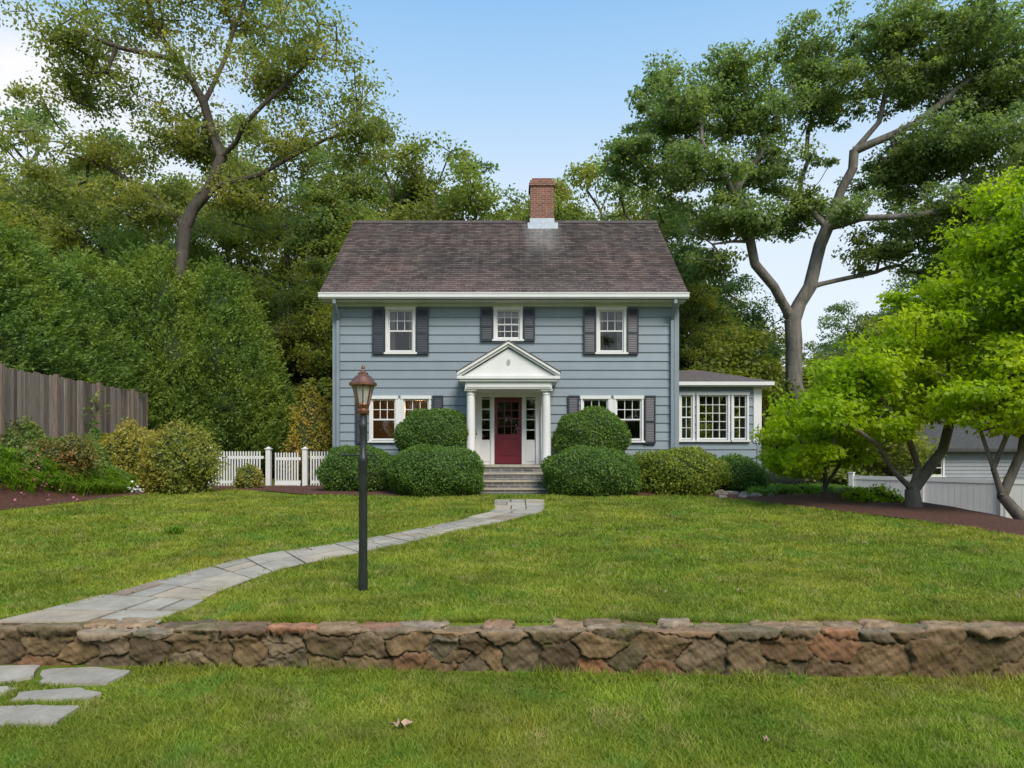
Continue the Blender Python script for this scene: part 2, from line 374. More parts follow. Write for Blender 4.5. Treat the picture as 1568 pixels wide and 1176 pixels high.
    a3=m.mix(jf,m.mix(m.ramp(m.noise(3,5,.7),[(.45,G3(0)),(.6,G3(1))]),(.04,.033,.024),(.05,.07,.018)),a2)
    m.col(a3); m.r(.95); m.b.inputs['Specular IOR Level'].default_value=.15; m.bump(m.noise(26,9,.8),1.0,.02)
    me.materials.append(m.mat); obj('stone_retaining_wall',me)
stone_wall()
# ---------------------------------------------------------------- grass
def lawn():
    def sample(n,y0,y1,pw):
        u=rng.random(n); a=1-pw
        y=(y0**a+(y1**a-y0**a)*u)**(1/a)
        x=rng.uniform(-1,1,n)*(.80*y+1.6); return x,y
    xs,ys=[],[]
    for n,y0,y1 in ((190000,3.0,5.40),(460000,5.77,21.0)):
        x,y=sample(n,y0,y1,.75); xs.append(x); ys.append(y)
    xs.append(rng.uniform(-7,7,9000)); ys.append(5.77+np.abs(rng.normal(0,.035,9000)))
    k=rng.integers(30,138,9000); side=rng.random(9000)<.5
    E_=np.where(side[:,None],U[k],L[k]); base=E_+(C[k]-E_)*(.01+.03*rng.random(9000)[:,None])+rng.normal(0,.05,(9000,2))*[1,.6]
    base=base[base[:,1]>5.8]
    x=np.concatenate(xs); y=np.concatenate(ys)
    keep=~in_path(x,y)
    for w,cx,cy in STEPS:
        W=np.array(w); inside=np.ones(len(x),bool); n=len(W)
        for i in range(n):
            a,b=W[i],W[(i+1)%n]; inside&=((b[0]-a[0])*(y-a[1])-(b[1]-a[1])*(x-a[0]))<0
        keep&=~inside
    keep&=~((y>17.9)&(np.abs(x-0)<9)&(x>-7))
    bx=np.interp(y,[5,8,10.9,12.8,16.2,18],[9.6,9.0,8.1,7.45,5.65,5.0]); keep&=(x<bx)|(y<5.5)
    lx=np.interp(y,[5,10,14.2,17,20,24],[-11,-11,-10.5,-9.9,-9.2,-9]); keep&=(x>lx)|(y<5.5)
    keep&=~((y>20)&(x>-6))
    x=np.concatenate([x[keep],base[:,0]]);y=np.concatenate([y[keep],base[:,1]]); n=len(x)
    z=hz(x,y); sc=np.clip(y/5,.8,2.6)
    h=rng.uniform(.020,.055,n)*np.clip(sc**.35,1,1.4); w=rng.uniform(.0035,.006,n)*sc
    h*=.8+.35*np.sin(x*3.1+np.sin(y*2.3)*2)*np.sin(y*2.7+x)
    h*=1+.35*np.sin(x*11+np.sin(y*9))*np.sin(y*13+x*4)
    h*=1+.7*np.exp(-np.abs(y-5.80)/.04)+.9*np.exp(-np.abs(y-5.38)/.05)
    th=rng.uniform(0,2*np.pi,n); lean=rng.uniform(0.2,1.5,n)*h; la=rng.uniform(0,2*np.pi,n)
    V=np.zeros((n,3,3)); dx=np.cos(th)*w;dy=np.sin(th)*w
    V[:,0]=np.stack([x-dx,y-dy,z],1); V[:,1]=np.stack([x+dx,y+dy,z],1); V[:,2]=np.stack([x+np.cos(la)*lean,y+np.sin(la)*lean,z+h],1)
    obj('lawn_grass',make_mesh('lawn_grass',V.reshape(-1,3),np.arange(n*3).reshape(-1,3),mats=[GRASS],fattr=rng.random(n)))
lawn()
# ---------------------------------------------------------------- leaves & trees
def leaf_quads(c,d,nrm,ln,wd,fold=.15):
    s=np.cross(d,nrm); s/=np.linalg.norm(s,axis=1,keepdims=True)+1e-9; nn=np.cross(s,d)
    ln=ln[:,None]; wd=wd[:,None]
    V=np.empty((len(c),4,3)); V[:,0]=c-d*ln*.5; V[:,1]=c+s*wd*.5+nn*wd*fold; V[:,2]=c+d*ln*.5; V[:,3]=c-s*wd*.5+nn*wd*fold
    return V.reshape(-1,3)
def nrmz(a): return a/(np.linalg.norm(a,axis=1,keepdims=True)+1e-9)
def tree_mesh(name,limbs,lobes,nclump,lpc,lsz,cr,R0,leafm,barkm,seed,flat=.6,shell=.45,gap=0.,exp=.45):
    r=np.random.default_rng(seed)
    cap=nclump*14+800; Pn=np.zeros((cap,3)); par=np.full(cap,-1); n=0
    def add(p,pa):
        nonlocal n
        Pn[n]=p; par[n]=pa; n+=1; return n-1
    def addline(pts,start,step=.8,jit=.07):
        cur=start
        for a,b in zip(pts[:-1],pts[1:]):
            a=np.array(a);b=np.array(b); k=max(1,int(np.linalg.norm(b-a)/step))
            for i in range(1,k+1):
                q=a+(b-a)*i/k+r.normal(0,jit,3)*(1,1,.3); cur=add(q,cur)
        return cur
    for li,pl in enumerate(limbs):
        pl=[np.array(p,float) for p in pl]
        if li==0: st=add(pl[0],-1)
        else:
            st=int(np.argmin(np.linalg.norm(Pn[:n]-pl[0],axis=1))); pl[0]=Pn[st].copy()
        addline(pl,st)
    nmain=n
    lobes=[(np.array(c,float),np.array(q,float)) for c,q in lobes]
    wts=np.array([np.prod(q)**.66 for c,q in lobes]); wts/=wts.sum()
    cl=[]; tries=0
    while len(cl)<nclump and tries<nclump*20:
        tries+=1
        c,q=lobes[r.choice(len(lobes),p=wts)]
        v=r.normal(size=3); v/=np.linalg.norm(v); p=c+v*q*(r.random()**shell)*r.uniform(.9,1.12)
        if gap>0 and math.sin(p[0]*.9+seed)*math.sin(p[1]*.8+2)*math.sin(p[2]*1.0+seed*1.7)>1-gap*2.2: continue
        cl.append(p)
    cl=np.array(cl)
    dm=np.array([np.min(np.linalg.norm(Pn[:nmain]-p,axis=1)) for p in cl]); cl=cl[np.argsort(dm)]
    for p in cl:
        d=np.linalg.norm(Pn[:n]-p,axis=1)+.7*np.maximum(0,Pn[:n,2]-p[2]+.3)
        j=int(np.argmin(d)); a=Pn[j].copy(); L=np.linalg.norm(p-a)
        k=max(1,int(L/.7)); mid=(a+p)/2+r.normal(0,.10,3)*L+np.array([0,0,-.08*L]); cur=j
        if n+k+2>=cap: break
        for i in range(1,k+1):
            t=i/k; q=(1-t)**2*a+2*t*(1-t)*mid+t*t*p; cur=add(q,cur)
    Wt=np.zeros(n); haschild=np.zeros(n,bool); haschild[par[1:n]]=True
    Wt[~haschild]=1
    for i in range(n-1,0,-1): Wt[par[i]]+=Wt[i]
    rad=R0*(Wt/Wt[0])**exp
    zz=Pn[:n,2]-Pn[0,2]; rad*=1+.55*np.exp(-np.maximum(zz,0)/.35)*(Wt>Wt[0]*.5)
    idx=np.arange(1,n); pa=par[1:n]
    A=Pn[pa];B=Pn[idx]; ra=np.where(Wt[idx]>.6*Wt[pa],rad[pa],np.minimum(rad[pa],rad[idx]*1.25)); rb=rad[idx]
    dv=nrmz(B-A); ref=np.broadcast_to(np.array([[.3,.9,.31]]),dv.shape)
    s=nrmz(np.cross(dv,ref)); t=np.cross(dv,s)
    ns=7; an=np.arange(ns)*2*np.pi/ns
    ring=s[:,None,:]*np.cos(an)[None,:,None]+t[:,None,:]*np.sin(an)[None,:,None]
    VA=A[:,None,:]+ring*ra[:,None,None]-dv[:,None,:]*(ra*.1)[:,None,None]; VB=B[:,None,:]+ring*rb[:,None,None]+dv[:,None,:]*(rb*.15)[:,None,None]
    TV=np.concatenate([VA,VB],1).reshape(-1,3); m=len(A); base=(np.arange(m)*2*ns)[:,None]; k=np.arange(ns)[None,:]; k2=(k+1)%ns
    TF=np.stack([base+k,base+k2,base+ns+k2,base+ns+k],-1).reshape(-1,4)
    nc=len(cl); cs=r.uniform(.55,1.45,nc)*cr
    off=r.normal(size=(nc,lpc,3)); off/=np.linalg.norm(off,axis=2,keepdims=True); off*=(r.random((nc,lpc,1))**.5)
    off*=cs[:,None,None]*np.array([1,1,flat])
    cen=(cl[:,None,:]+off).reshape(-1,3); o=nrmz(off.reshape(-1,3)); K=len(cen)
    d=nrmz(o*.6+r.normal(0,.6,(K,3))+np.array([0,0,-.25])); nr=nrmz(r.normal(0,.6,(K,3))+np.array([0,-.25,.75])+o*.3)
    ln=lsz*r.uniform(.65,1.3,K); LV=leaf_quads(cen,d,nr,ln,ln*.62)
    LF=np.arange(K*4).reshape(-1,4)+len(TV)
    cv=np.repeat(r.random(nc),lpc); var=np.clip(.5*cv+.5*r.random(K),0,1)
    V=np.concatenate([TV,LV]); Fq=np.concatenate([TF,LF]); mi=np.concatenate([np.zeros(len(TF)),np.ones(K)]); va=np.concatenate([np.full(len(TF),.5),var])
    return make_mesh(name,V,Fq,mi,[barkm,leafm],va)
OAKL=leafmat('oak_leaves',(.090,.155,.062),(.18,.26,.100),(.20,.26,.080),.45)
FORL=leafmat('forest_leaves',(.105,.155,.038),(.22,.27,.060),(.30,.31,.060),.48)
TALLL=leafmat('tall_tree_leaves',(.115,.165,.052),(.23,.275,.080),(.31,.30,.075),.48)
DOGL=leafmat('dogwood_leaves',(.17,.27,.006),(.31,.43,.010),(.38,.46,.012),.5)
ARBL=leafmat('arborvitae_foliage',(.080,.150,.036),(.19,.29,.060),(.27,.35,.065),.3)
BOXL=leafmat('boxwood_leaves',(.068,.135,.026),(.160,.255,.042),(.12,.21,.032),.25)
HYDL=leafmat('yellow_green_leaves',(.18,.22,.035),(.38,.37,.08),(.42,.34,.08),.35)
IVYL=leafmat('ivy_leaves',(.065,.135,.03),(.15,.24,.05),(.22,.22,.05),.25)
STRAP=leafmat('daylily_leaves',(.10,.21,.015),(.21,.36,.03),(.24,.35,.03),.3)
BARK=barkmat('tree_bark',(.145,.13,.11)); BARKD=barkmat('dark_bark',(.08,.066,.055))
def lobe(px,py,rx,ry,D,rd=2.6): k=D/F; return (P(px,py,D),(rx*k,rd,ry*k))
Pd=P; D0=32
oak_limbs=[[Pd(1214,722,D0),Pd(1214,640,D0),Pd(1217,560,D0),Pd(1211,490,D0)],
 [Pd(1211,490,D0),Pd(1186,440,D0-.5),Pd(1158,405,D0-.7),Pd(1148,370,D0-1),Pd(1128,300,D0-1.5),Pd(1075,215,D0-2)],
 [Pd(1211,490,D0),Pd(1240,440,D0),Pd(1256,400,D0),Pd(1263,350,D0+.5),Pd(1290,290,D0+.3),Pd(1312,230,D0),Pd(1345,190,D0),Pd(1360,120,D0)],
 [Pd(1263,350,D0),Pd(1320,335,D0-1),Pd(1400,330,D0-2),Pd(1465,320,D0-2)],
 [Pd(1240,440,D0),Pd(1300,425,D0+1),Pd(1380,405,D0+2)],
 [Pd(1148,370,D0-1),Pd(1090,372,D0-2),Pd(1040,345,D0-2)],
 [Pd(1312,230,D0),Pd(1400,190,D0-1),Pd(1490,120,D0-1)],
 [Pd(1128,300,D0-1.5),Pd(1170,220,D0),Pd(1210,130,D0)],
 [Pd(1263,350,D0),Pd(1225,300,D0+1),Pd(1240,200,D0+2),Pd(1270,110,D0+2)]]
oak_lobes=[lobe(1030,180,78,55,31),lobe(1005,125,32,30,32,1.5),lobe(1120,120,60,40,32),lobe(1150,185,80,42,32),lobe(1230,80,70,45,33),lobe(1260,150,80,42,33),lobe(1370,60,85,50,32),lobe(1480,50,85,50,31),lobe(1550,110,60,80,31),lobe(1410,125,85,42,32),lobe(1500,160,75,40,32),
 lobe(1060,260,90,38,30),lobe(1175,265,85,42,33),lobe(1430,225,75,38,31),lobe(1510,230,70,50,30),lobe(1365,275,85,42,33),lobe(1450,330,85,42,31),lobe(1360,385,85,34,33),lobe(1110,335,65,32,31),lobe(1225,330,50,26,34),lobe(960,235,45,32,31),lobe(1085,410,45,26,31,1.6),lobe(1170,340,40,20,30,1.5),lobe(1300,320,45,22,31,1.5),lobe(1470,410,75,36,33,2.0),lobe(1550,320,60,50,31)]
me=tree_mesh('oak_tree',oak_limbs,oak_lobes,1450,115,.18,.68,.38,OAKL,BARK,3,flat=.5,shell=.6,gap=.05,exp=.5)
obj('oak_tree',me)
D1=27
tl=[[Pd(285,715,D1),Pd(275,600,D1),Pd(272,450,D1),Pd(285,350,D1),Pd(318,290,D1),Pd(336,240,D1),Pd(318,160,D1),Pd(270,90,D1),Pd(225,20,D1),Pd(205,-60,D1)],
 [Pd(285,350,D1),Pd(240,300,D1+1),Pd(170,260,D1+1),Pd(90,230,D1+1)],
 [Pd(336,240,D1),Pd(375,190,D1-1),Pd(440,130,D1-1),Pd(500,60,D1-1)],
 [Pd(318,290,D1),Pd(400,270,D1),Pd(470,225,D1),Pd(560,190,D1)],
 [Pd(318,160,D1),Pd(350,80,D1+1),Pd(380,-20,D1+1)],
 [Pd(270,90,D1),Pd(180,70,D1-1),Pd(90,40,D1-1)]]
tlob=[lobe(220,20,120,50,27),lobe(370,20,100,55,28),lobe(470,60,65,40,26),lobe(110,60,80,35,26),lobe(120,140,95,35,28),lobe(250,130,80,40,27),lobe(420,120,85,40,27),lobe(530,130,60,42,27),lobe(150,240,100,35,28),lobe(290,220,80,35,28),lobe(430,225,85,35,27),lobe(545,205,60,38,27),lobe(220,320,110,35,28),lobe(390,310,80,35,28),lobe(200,-60,140,50,27),lobe(380,-60,100,50,28),lobe(60,280,60,40,27)]
me=tree_mesh('tall_hickory_tree',tl,tlob,760,80,.155,.80,.25,TALLL,BARKD,8,flat=.55,shell=.75,gap=.2,exp=.5)
obj('hickory_tree',me)
def arch(name,h,cw,seed,leafm,barkm,ncl,lpc,lsz,low=.3,cr=.95,R0=.32):
    r=np.random.default_rng(seed)
    limbs=[[(0,0,-.3),(r.normal(0,.2),r.normal(0,.2),h*.35),(r.normal(0,.5),r.normal(0,.5),h*.65),(r.normal(0,.6),r.normal(0,.6),h*.9)]]
    lobes=[]
    for k in range(13):
        t=low+(1-low)*(k+.5)/13*.92; w=cw*math.sin(math.pi*min(.97,.22+.75*(t-low)/(1-low)))
        a=k*2.4+r.normal(0,.3); rr=w*.66
        c=(math.cos(a)*rr,math.sin(a)*rr,h*t); q=max(1.1,w*.46); lobes.append((c,(q,q,q*.65)))
        if k%2==0: limbs.append([(0,0,h*(t-.14)),(c[0]*.5,c[1]*.5,h*(t-.06)),(c[0]*.9,c[1]*.9,h*t)])
    return tree_mesh(name,limbs,lobes,ncl,lpc,lsz,cr,R0,leafm,barkm,seed,shell=.5,gap=.12,exp=.5,flat=.55)
A1=arch('forest_tree_a',18,5.6,21,FORL,BARKD,480,80,.20,cr=.85)
A2=arch('forest_tree_b',20,4.6,22,TALLL,BARK,430,80,.19,low=.25,cr=.85)
A3=arch('forest_tree_c',17,6.0,23,OAKL,BARKD,480,80,.20,low=.22,cr=.85)
A4=arch('understory_tree',7,3.0,24,FORL,BARKD,190,100,.19,low=.05,cr=.85,R0=.12)
bgE=empty('background_trees'); cnt=0
def put(me,px,D,top_py=None,h=None,x=None,sq=1.0):
    global cnt
    h0={A1:18.3,A2:20.0,A3:17.3,A4:7.3}[me]
    X=(px-CX)/F*D if x is None else x
    gz=float(hz(X,D))
    if h is None: h=CH+(HY-top_py)/F*D-gz
    s=h/h0; o=obj('tree_%d'%cnt,me,bgE,(X,D,gz)); cnt+=1
    o.scale=(s*sq,s*sq,s); o.rotation_euler=(0,0,random.uniform(0,6.28))
for me,px,D,ty in [(A2,-10,38,110),(A1,-100,32,150),(A3,90,44,120),(A1,190,40,190),(A3,260,35,290),(A2,350,44,150),(A1,450,38,220),(A3,530,42,185),(A2,585,40,170),(A1,655,40,185),(A3,700,46,218),(A1,560,33,360),(A2,480,33,380),
   (A1,760,54,302),(A3,810,50,325),(A2,860,48,262),(A1,910,44,218),(A3,965,40,255),(A2,1010,44,235),(A1,1040,36,400),(A3,1085,42,370),(A1,1140,50,440),(A2,1110,36,490),
   (A3,1310,52,440),(A1,1390,48,420),(A3,1480,46,330),(A2,1560,46,200),(A1,1640,46,170),(A3,1740,46,150),(A2,-190,34,80),(A3,-320,36,100)]:
    put(me,px,D,ty)
random.seed(9)
for px in range(-400,1300,80):
    if 1150<px<1205: continue
    put(A4,px+random.uniform(-20,20),random.uniform(33,38),h=random.uniform(6,9.5),sq=1.25)
for px in range(1290,2100,90): put(A4,px+random.uniform(-20,20),random.uniform(44,48),h=random.uniform(7,10.5),sq=1.3)
for px in range(-100,1750,100):
    if 1150<px<1210: continue
    put(random.choice([A1,A3]),px+random.uniform(-20,20),random.uniform(56,74),h=random.uniform(12,14.5),sq=1.4)
for a in range(0,8):  # unseen trees behind the camera, added so the windows have something to reflect
    o=obj('tree_%d'%cnt,[A1,A3,A2][a%3],bgE,(-44+a*13,-36-4*(a%2),-.4)); cnt+=1; o.rotation_euler=(0,0,a*1.3)
for a in range(11):  # unseen low trees added behind the camera to block sky reflections in the glass
    o=obj('tree_%d'%cnt,A4,bgE,(-32+a*6.4,-31-2*(a%2),-.6)); cnt+=1; o.rotation_euler=(0,0,a*1.7); o.scale=(1.4,1.4,1.3)
for a in range(4):
    for sx in (-1,1):
        put([A1,A3,A2][a%3],0,26-a*13,h=16,x=sx*(34+3*(a%2)))
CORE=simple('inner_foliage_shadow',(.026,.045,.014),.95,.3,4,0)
def arbor(name,h,R,seed,nl):
    r=np.random.default_rng(seed); ph=r.uniform(0,6,8)
    def rad(th,t):
        pr=np.minimum(1,((1-t)*1.7))**.6*(.86+.14*np.minimum(1,t*6))
        return R*pr*(1+.13*np.sin(th*3+ph[0]+t*5)+.11*np.sin(th*5+ph[1]-t*11)+.10*np.sin(th*2+t*23+ph[2])+.08*np.sin(th*9+t*31+ph[3]))
    nt,na=18,16; V=[];Fc=[]
    for t in np.linspace(0,.9,nt):
        for k in range(na):
            th=2*np.pi*k/na; q=rad(th,t)*.74; V.append((q*np.cos(th),q*np.sin(th),t*h))
    for i in range(nt-1):
        for k in range(na): Fc.append((i*na+k,i*na+(k+1)%na,(i+1)*na+(k+1)%na,(i+1)*na+k))
    V=np.array(V);Fc=np.array(Fc)
    npl=nl//26; t=1-r.random(npl)**.8; th=r.uniform(0,2*np.pi,npl); q=rad(th,t)*r.uniform(.76,1.0,npl)
    pc=np.stack([q*np.cos(th),q*np.sin(th),t*h*.97],1); po=np.stack([np.cos(th),np.sin(th),0*th],1)
    pd=nrmz(po*.5+np.array([0,0,.85])+r.normal(0,.2,(npl,3))); pl=r.uniform(.3,.95,npl)
    s=r.random((npl,26)); c=pc[:,None,:]+pd[:,None,:]*(s*pl[:,None])[:,:,None]+r.normal(0,1,(npl,26,3))*((1.05-s)*.13)[:,:,None]
    c=c.reshape(-1,3); K=len(c); D_=np.repeat(pd,26,0); O=np.repeat(po,26,0)
    d=nrmz(D_*.7+O*.2+r.normal(0,.45,(K,3))); n_=nrmz(O+r.normal(0,.7,(K,3)))
    ln=r.uniform(.08,.19,K); LV=leaf_quads(c,d,n_,ln,ln*.42)
    va=np.clip(.45*np.repeat(r.random(npl),26)+.35*s.ravel()+.25*r.random(K),0,1)
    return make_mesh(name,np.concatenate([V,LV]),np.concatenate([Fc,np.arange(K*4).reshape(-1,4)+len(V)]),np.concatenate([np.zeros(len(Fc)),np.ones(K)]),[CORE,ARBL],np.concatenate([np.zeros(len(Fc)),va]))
AR=[arbor('arborvitae_a',9,1.75,31,48000),arbor('arborvitae_b',9,1.6,32,46000),arbor('arborvitae_c',9,1.85,33,48000)]
hedgeE=empty('arborvitae_hedge')
for i,(px,D,ty) in enumerate([(-230,16,200),(-130,17.3,260),(-60,18.6,300),(0,20.0,332),(38,21.3,362),(82,22.6,396),(126,24.2,376),(172,25.6,400),(214,27.2,372),(252,27.0,368),(296,27.3,410),(334,27.8,395),(366,28.2,440),(388,29,525),(300,31,355),(200,31,350)]):
    X=(px-CX)/F*D; gz=float(hz(X,D))-.1; h=CH+(HY-ty)/F*D-gz
    o=obj('arborvitae_%d'%i,AR[i%3],hedgeE,(X,D,gz)); w=random.uniform(.88,1.08); o.scale=(w,w,h/9.4); o.rotation_euler=(0,0,random.uniform(0,6))
def shrub(name,cx,cy,rx,ry,zb,zt,leafm,n,ls,seed,p=2.6,lump=.05,shaggy=.04,lo=-.9):
    r=np.random.default_rng(seed); ph=r.uniform(0,6,6)
    cz=(zb+zt)/2; rz=(zt-zb)/2
    def surf(v):
        k=(np.abs(v[:,0])**p+np.abs(v[:,1])**p+np.abs(v[:,2])**p)**(-1/p)
        s=v*k[:,None]
        l=1+lump*(np.sin(s[:,0]*4+ph[0])*np.sin(s[:,1]*4+ph[1])+.8*np.sin(s[:,2]*5+ph[2]+s[:,0]*6)+.6*np.sin(s[:,0]*11+ph[3])*np.sin(s[:,2]*9+s[:,1]*8+ph[4]))
        return s*l[:,None]
    v=nrmz(r.normal(size=(n,3))); v[:,2]=np.maximum(v[:,2],lo); s=surf(v)*(1-shaggy+ (r.random(n)**2*2.2*shaggy))[:,None]
    c=s*np.array([rx,ry,rz])+np.array([0,0,cz]); 
    o=nrmz(s/np.array([rx,ry,rz])); d=nrmz(o*.5+r.normal(0,.6,(n,3))+np.array([0,0,.2])); n_=nrmz(o*.8+r.normal(0,.5,(n,3)))
    ln=ls*r.uniform(.6,1.3,n); LV=leaf_quads(c,d,n_,ln,ln*.6)
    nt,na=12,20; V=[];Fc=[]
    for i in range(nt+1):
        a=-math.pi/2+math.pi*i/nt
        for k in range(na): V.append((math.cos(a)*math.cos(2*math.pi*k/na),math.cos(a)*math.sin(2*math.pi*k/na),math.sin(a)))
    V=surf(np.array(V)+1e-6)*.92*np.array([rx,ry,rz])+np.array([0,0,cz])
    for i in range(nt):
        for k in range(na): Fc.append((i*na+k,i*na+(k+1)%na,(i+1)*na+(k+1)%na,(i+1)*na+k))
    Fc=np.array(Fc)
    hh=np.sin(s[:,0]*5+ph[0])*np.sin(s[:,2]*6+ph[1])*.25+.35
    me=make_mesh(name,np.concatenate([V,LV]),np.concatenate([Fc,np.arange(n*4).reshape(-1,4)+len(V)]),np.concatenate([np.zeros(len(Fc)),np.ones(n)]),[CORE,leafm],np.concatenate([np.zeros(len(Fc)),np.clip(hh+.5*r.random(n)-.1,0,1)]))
    return obj(name,me,None,(cx,cy,0))
def shpx(name,x0,x1,yt,yb,D,leafm,n,ls,seed,ry=None,**k):
    X0=(x0-CX)/F*D; X1=(x1-CX)/F*D; rx=(X1-X0)/2
    zt=CH+(HY-yt)/F*D; zb=CH+(HY-yb)/F*D
    return shrub(name,(X0+X1)/2,D,rx,ry or rx*.9,zb,zt,leafm,n,ls,seed,**k)
shpx('boxwood_shrub',492,605,684,764,19.3,BOXL,16000,.06,41,p=2.3,lump=.06)
shpx('boxwood_shrub',597,738,683,766,18.2,BOXL,24000,.058,42,p=2.3,lump=.055)
shpx('boxwood_shrub',607,724,627,715,20.0,BOXL,18000,.06,43,ry=.85,p=2.2,lump=.055)
shpx('boxwood_shrub',849,962,627,715,20.0,BOXL,18000,.06,44,ry=.85,p=2.2,lump=.055)
shpx('boxwood_shrub',832,976,685,770,18.1,BOXL,24000,.058,45,p=2.3,lump=.055)
shpx('euonymus_shrub',965,1107,689,769,18.7,leafmat('euonymus_leaves',(.14,.19,.02),(.34,.36,.045),(.20,.27,.03),.25),18000,.07,46,lump=.08,shaggy=.08,p=2.3)
shpx('boxwood_shrub',1072,1170,700,768,19.2,BOXL,13000,.065,47,p=2.2,shaggy=.07)
shpx('euonymus_shrub',446,516,618,745,22.9,leafmat('golden_euonymus_leaves',(.24,.26,.035),(.48,.42,.08),(.50,.34,.08),.4),13000,.085,48,lump=.22,shaggy=.2,ry=.6,p=2)
shpx('hydrangea_shrub',222,324,658,766,18.6,HYDL,14000,.085,49,lump=.13,shaggy=.15,p=2.1)
shpx('hydrangea_shrub',160,240,656,745,19.5,HYDL,10000,.085,50,lump=.12,shaggy=.15,p=2.1)
shpx('azalea_shrub',66,136,674,735,17.0,leafmat('azalea_leaves',(.10,.16,.03),(.24,.21,.05),(.30,.16,.05),.25),8000,.07,51,lump=.17,shaggy=.2,p=2)
shpx('azalea_shrub',-25,62,656,735,16.5,IVYL,12000,.08,52,lump=.17,shaggy=.18,p=2)
shpx('azalea_shrub',362,398,714,755,20.6,HYDL,3000,.06,53,lump=.15,shaggy=.12,p=2.2)
shpx('perennial_plants',1180,1250,744,775,18.0,STRAP,4000,.08,54,lump=.2,shaggy=.2,p=2)
shpx('perennial_plants',1300,1375,752,790,15.6,DOGL,5000,.08,55,lump=.25,shaggy=.25,p=2)
def scatter(name,n,fn,ls,mat,seed,hgt=.3):
    r=np.random.default_rng(seed); x,y=fn(r,n); k=len(x)
    lum=.5+.5*np.sin(x*3.1+1)*np.sin(y*2.3)+.25*np.sin(x*7+y*5)
    z=hz(x,y)+hgt*np.clip(lum,.1,1.2)*r.random(k)**.4
    c=np.stack([x,y,z],1); d=nrmz(r.normal(0,.7,(k,3))+np.array([.4,-.2,-.1])); n_=nrmz(r.normal(0,.5,(k,3))+np.array([.4,-.4,.8]))
    ln=ls*r.uniform(.6,1.3,k); return obj(name,make_mesh(name,leaf_quads(c,d,n_,ln,ln*.8),np.arange(k*4).reshape(-1,4),mats=[mat],fattr=r.random(k)))
EDG=lambda y:np.interp(y,[8,14.2,17,20,24],[-10.8,-10.6,-10.1,-9.5,-9.3])
scatter('ivy_groundcover',80000,lambda r,n:((lambda y:(EDG(y)-.5-r.random(n)*1.8,y))(r.uniform(8,24,n))),.10,IVYL,60,.5)
scatter('white_flowers',260,lambda r,n:(r.normal(-9.95,.16,n),r.normal(18.3,.25,n)),.06,WHITE,63,.5)
PINK=simple('pink_petals',(.45,.12,.2),.7,.2,5,0)
scatter('pink_flowers',200,lambda r,n:(r.normal(-10.9,.3,n),r.normal(16.0,.7,n)),.06,PINK,64,.6)
def strap(name,n,fn,mat,seed,hh=.35):
    r=np.random.default_rng(seed); x,y=fn(r,n); B=45
    X=np.repeat(x,B)+r.normal(0,.05,n*B);Y=np.repeat(y,B)+r.normal(0,.05,n*B); Z=hz(X,Y); a=r.uniform(0,6.28,n*B); h=hh*r.uniform(.5,1.1,n*B); w=.011
    dx,dy=np.cos(a),np.sin(a); K=n*B; q=np.zeros((K,6,3))
    for i,(t,o,ww) in enumerate(((0,0,1),(.75,.35,1.2),(.75,.9,.15))):
        px=X+dx*h*o; py=Y+dy*h*o; pz=Z+h*(t if i<2 else .6)
        q[:,i*2]=np.stack([px-dy*w*ww,py+dx*w*ww,pz],1); q[:,i*2+1]=np.stack([px+dy*w*ww,py-dx*w*ww,pz],1)
    b=(np.arange(K)*6)[:,None]; Fq=np.concatenate([b+np.array([[0,1,3,2]]),b+np.array([[2,3,5,4]])])
    v=r.random(K); return obj(name,make_mesh(name,q.reshape(-1,3),Fq,mats=[mat],fattr=np.concatenate([v,v])))
strap('daylily_bed',240,lambda r,n:((lambda y:(EDG(y)-.25-r.random(n)*.75,y))(r.uniform(10,20,n))),STRAP,61,.46)
strap('hosta_plants',60,lambda r,n:(r.uniform(6.0,9.5,n),r.uniform(16.8,20,n)),STRAP,62,.3)
def bed(name,near,far,n=24,dz=.02):
    V=[];Fc=[]
    near=np.array(near);far=np.array(far); t=np.linspace(0,1,len(near)); T=np.linspace(0,1,n)
    A=np.stack([np.interp(T,t,near[:,k]) for k in (0,1)],1); B=np.stack([np.interp(T,t,far[:,k]) for k in (0,1)],1)
    m=14
    for i in range(n):
        for j in range(m+1):
            p=A[i]*(1-j/m)+B[i]*j/m; V.append((p[0],p[1],float(hz(p[0],p[1]))+dz+.03*random.random()*(j>0)+ .03*min(1,j)))
    for i in range(n-1):
        for j in range(m):
            a=i*(m+1)+j; Fc.append((a,a+1,a+m+2,a+m+1))
    obj(name,make_mesh(name,V,Fc,mats=[MULCH],smooth=True))
bed('mulch_bed',[(5.0,18.0),(5.65,16.2),(7.45,12.8),(8.1,10.9),(9.0,8.0)],[(5.0,21.5),(9,21.5),(12.5,18.5),(13.5,15),(13.5,8)])
bed('mulch_bed',[(-10.6,10),(-10.35,14.2),(-9.75,17),(-9.05,20),(-8.8,21.6)],[(-11.6,10),(-11.5,14.2),(-11,17),(-10.4,20),(-10.2,21.8)])
bed('mulch_bed',[(-8.9,20.6),(-7,19.6),(-5.6,18.2),(-3,17.6),(-1.1,17.6)],[(-9,22.2),(-7,22),(-5.6,21.5),(-3,21),(-1.1,21)])
bed('mulch_bed',[(1.05,17.6),(2.5,17.6),(4,17.7),(5.1,18)],[(1.05,21),(2.5,21),(4,21),(5.1,21)],dz=.024)
def dog(name,base,limbs,lobes,ncl,seed,R0,lpc=125):
    me=tree_mesh(name,[[base]+limbs[0]]+limbs[1:],lobes,ncl,lpc,.11,.45,R0,DOGL,BARK,seed,flat=.45,shell=.6,gap=.12,exp=.45); return obj(name,me)
b=(8.45,14.4,float(hz(8.45,14.4))-.05)
